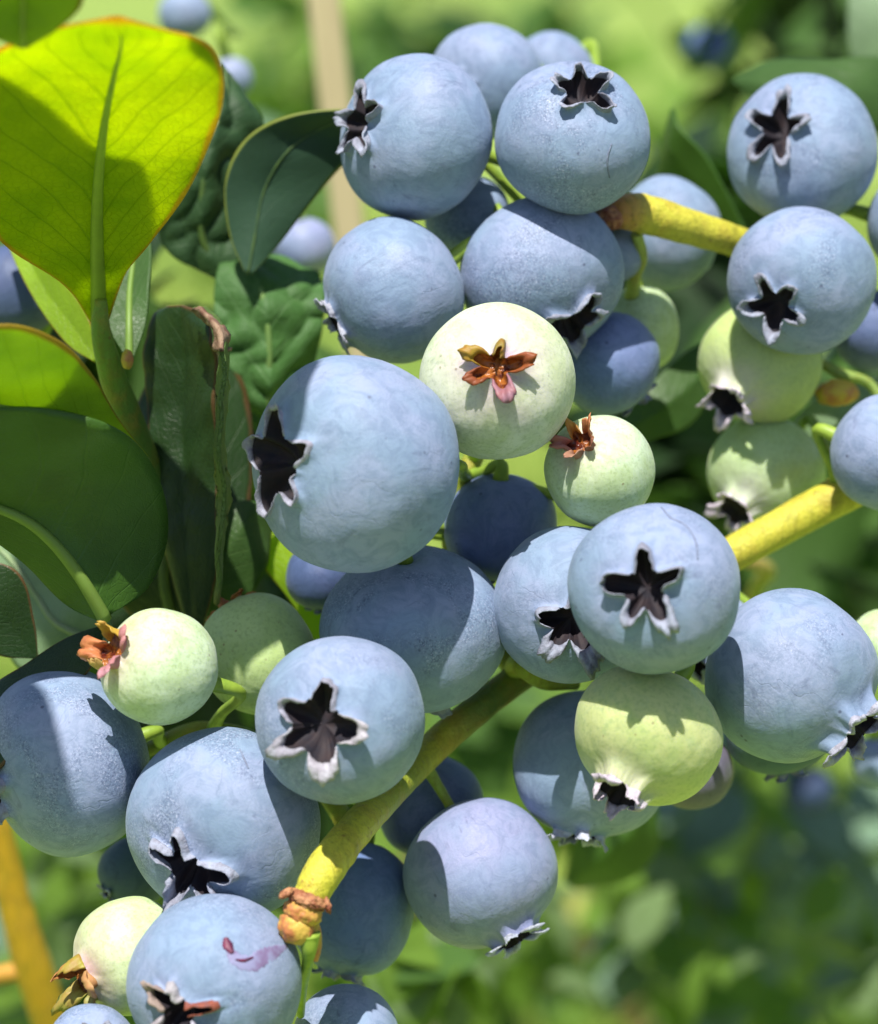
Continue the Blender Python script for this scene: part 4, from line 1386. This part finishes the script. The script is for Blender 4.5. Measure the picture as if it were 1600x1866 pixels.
stake()
oc = (0.62, 0.36, 0.02)
low = twig('shoot_stem', [(-60, 1330, 60), (-10, 1500, 64), (25, 1640, 68), (60, 1760, 72), (105, 1900, 78), (150, 2060, 84)], [26, 28, 30, 34, 36, 36],
           [oc] * 6, 'blurred orange yellow stem at the bottom left corner', group='blurred stems behind', cat='stem', seed=30)
link('side_branch', tube([P(60, 1762, 72) - low.location, P(20, 1772, 72) - low.location, P(-80, 1790, 74) - low.location], [20 * S * 1.3, 17 * S * 1.3, 16 * S * 1.3], 'side_branch', 16, 20,
                         [(0.60, 0.30, 0.05)] * 3), M['twig'], low)
dry = (0.50, 0.34, 0.20)
twig('dry_stem', [(1040, 1660, 560), (1110, 1780, 560), (1180, 1900, 570), (1260, 2100, 580)], [20, 25, 26, 26], [dry] * 4,
     'blurred pinkish dry stem at the bottom, left one of the two', group='blurred stems behind', cat='stem', seed=31)
twig('dry_stem', [(1215, 1740, 600), (1290, 1810, 600), (1370, 1890, 600), (1500, 2100, 620)], [18, 22, 24, 24], [dry] * 4,
     'blurred pinkish dry stem at the bottom, right one of the two', group='blurred stems behind', cat='stem', seed=32)
twig('green_stem', [(1000, 1790, 420), (1040, 1700, 420), (1060, 1600, 430), (1050, 1500, 440)], [16, 18, 18, 14], [(0.30, 0.34, 0.08)] * 4,
     'blurred yellow green stem right of the hanging berry', group='blurred stems behind', cat='stem', seed=34)
twig('green_stem', [(1360, 1020, 80), (1400, 1040, 84), (1380, 1070, 90), (1330, 1180, 100)], [12, 14, 14, 14], [(0.40, 0.28, 0.10), (0.3, 0.3, 0.05), (0.25, 0.3, 0.05), (0.25, 0.3, 0.05)],
     'short blurred stem under the yellow twig at right', group='blurred stems behind', cat='stem', seed=35)

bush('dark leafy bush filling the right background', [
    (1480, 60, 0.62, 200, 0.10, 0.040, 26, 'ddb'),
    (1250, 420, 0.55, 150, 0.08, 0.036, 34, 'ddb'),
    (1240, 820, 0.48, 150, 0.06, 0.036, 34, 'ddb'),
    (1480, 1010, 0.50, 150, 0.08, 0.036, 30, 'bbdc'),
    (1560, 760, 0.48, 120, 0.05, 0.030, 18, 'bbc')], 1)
bush('mixed green foliage in the lower right background', [
    (1450, 1560, 0.75, 240, 0.15, 0.042, 30, 'bcca'),
    (1150, 1650, 0.85, 220, 0.15, 0.040, 34, 'aabc'),
    (1450, 1780, 0.95, 260, 0.2, 0.040, 46, 'aaabe'),
    (980, 1420, 0.8, 160, 0.15, 0.040, 26, 'aab'),
    (1300, 1440, 0.7, 120, 0.08, 0.042, 14, 'aac'),
    (1330, 1680, 0.55, 230, 0.06, 0.020, 26, 'aac'),
    (1080, 1760, 0.55, 180, 0.06, 0.018, 20, 'aab'),
    (1250, 1490, 0.55, 60, 0.03, 0.022, 6, 'cca'),
    (1480, 1640, 0.52, 160, 0.05, 0.016, 16, 'eac'),
    (1200, 1640, 0.50, 220, 0.05, 0.013, 22, 'eea'),
    (1400, 1800, 0.50, 200, 0.05, 0.014, 20, 'eea')], 2)
bush('bright foliage in the lower left background', [
    (150, 1620, 0.6, 180, 0.1, 0.040, 40, 'aab'),
    (60, 1800, 0.6, 160, 0.1, 0.040, 24, 'bbc'),
    (780, 1800, 0.8, 180, 0.12, 0.040, 34, 'aab'),
    (830, 1800, 0.55, 120, 0.05, 0.014, 10, 'eea'),
    (785, 1780, 0.355, 70, 0.012, 0.013, 16, 'aabe'),
    (120, 1640, 0.5, 90, 0.04, 0.016, 8, 'eaa')], 3)
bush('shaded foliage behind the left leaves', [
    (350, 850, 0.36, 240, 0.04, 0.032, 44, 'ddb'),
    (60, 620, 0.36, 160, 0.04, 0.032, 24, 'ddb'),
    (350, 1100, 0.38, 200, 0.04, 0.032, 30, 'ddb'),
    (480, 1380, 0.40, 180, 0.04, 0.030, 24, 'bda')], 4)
bush('low sunlit plants far behind the top berries', [
    (500, 130, 2.6, 160, 0.6, 0.10, 20, 'ab'),
    (720, 150, 2.2, 110, 0.5, 0.10, 22, 'bbd'),
    (1120, 180, 3.0, 180, 0.6, 0.12, 14, 'aa'),
    (930, 10, 3.4, 160, 0.6, 0.12, 22, 'bbd'),
    (470, 380, 1.6, 120, 0.2, 0.07, 24, 'abc')], 5)
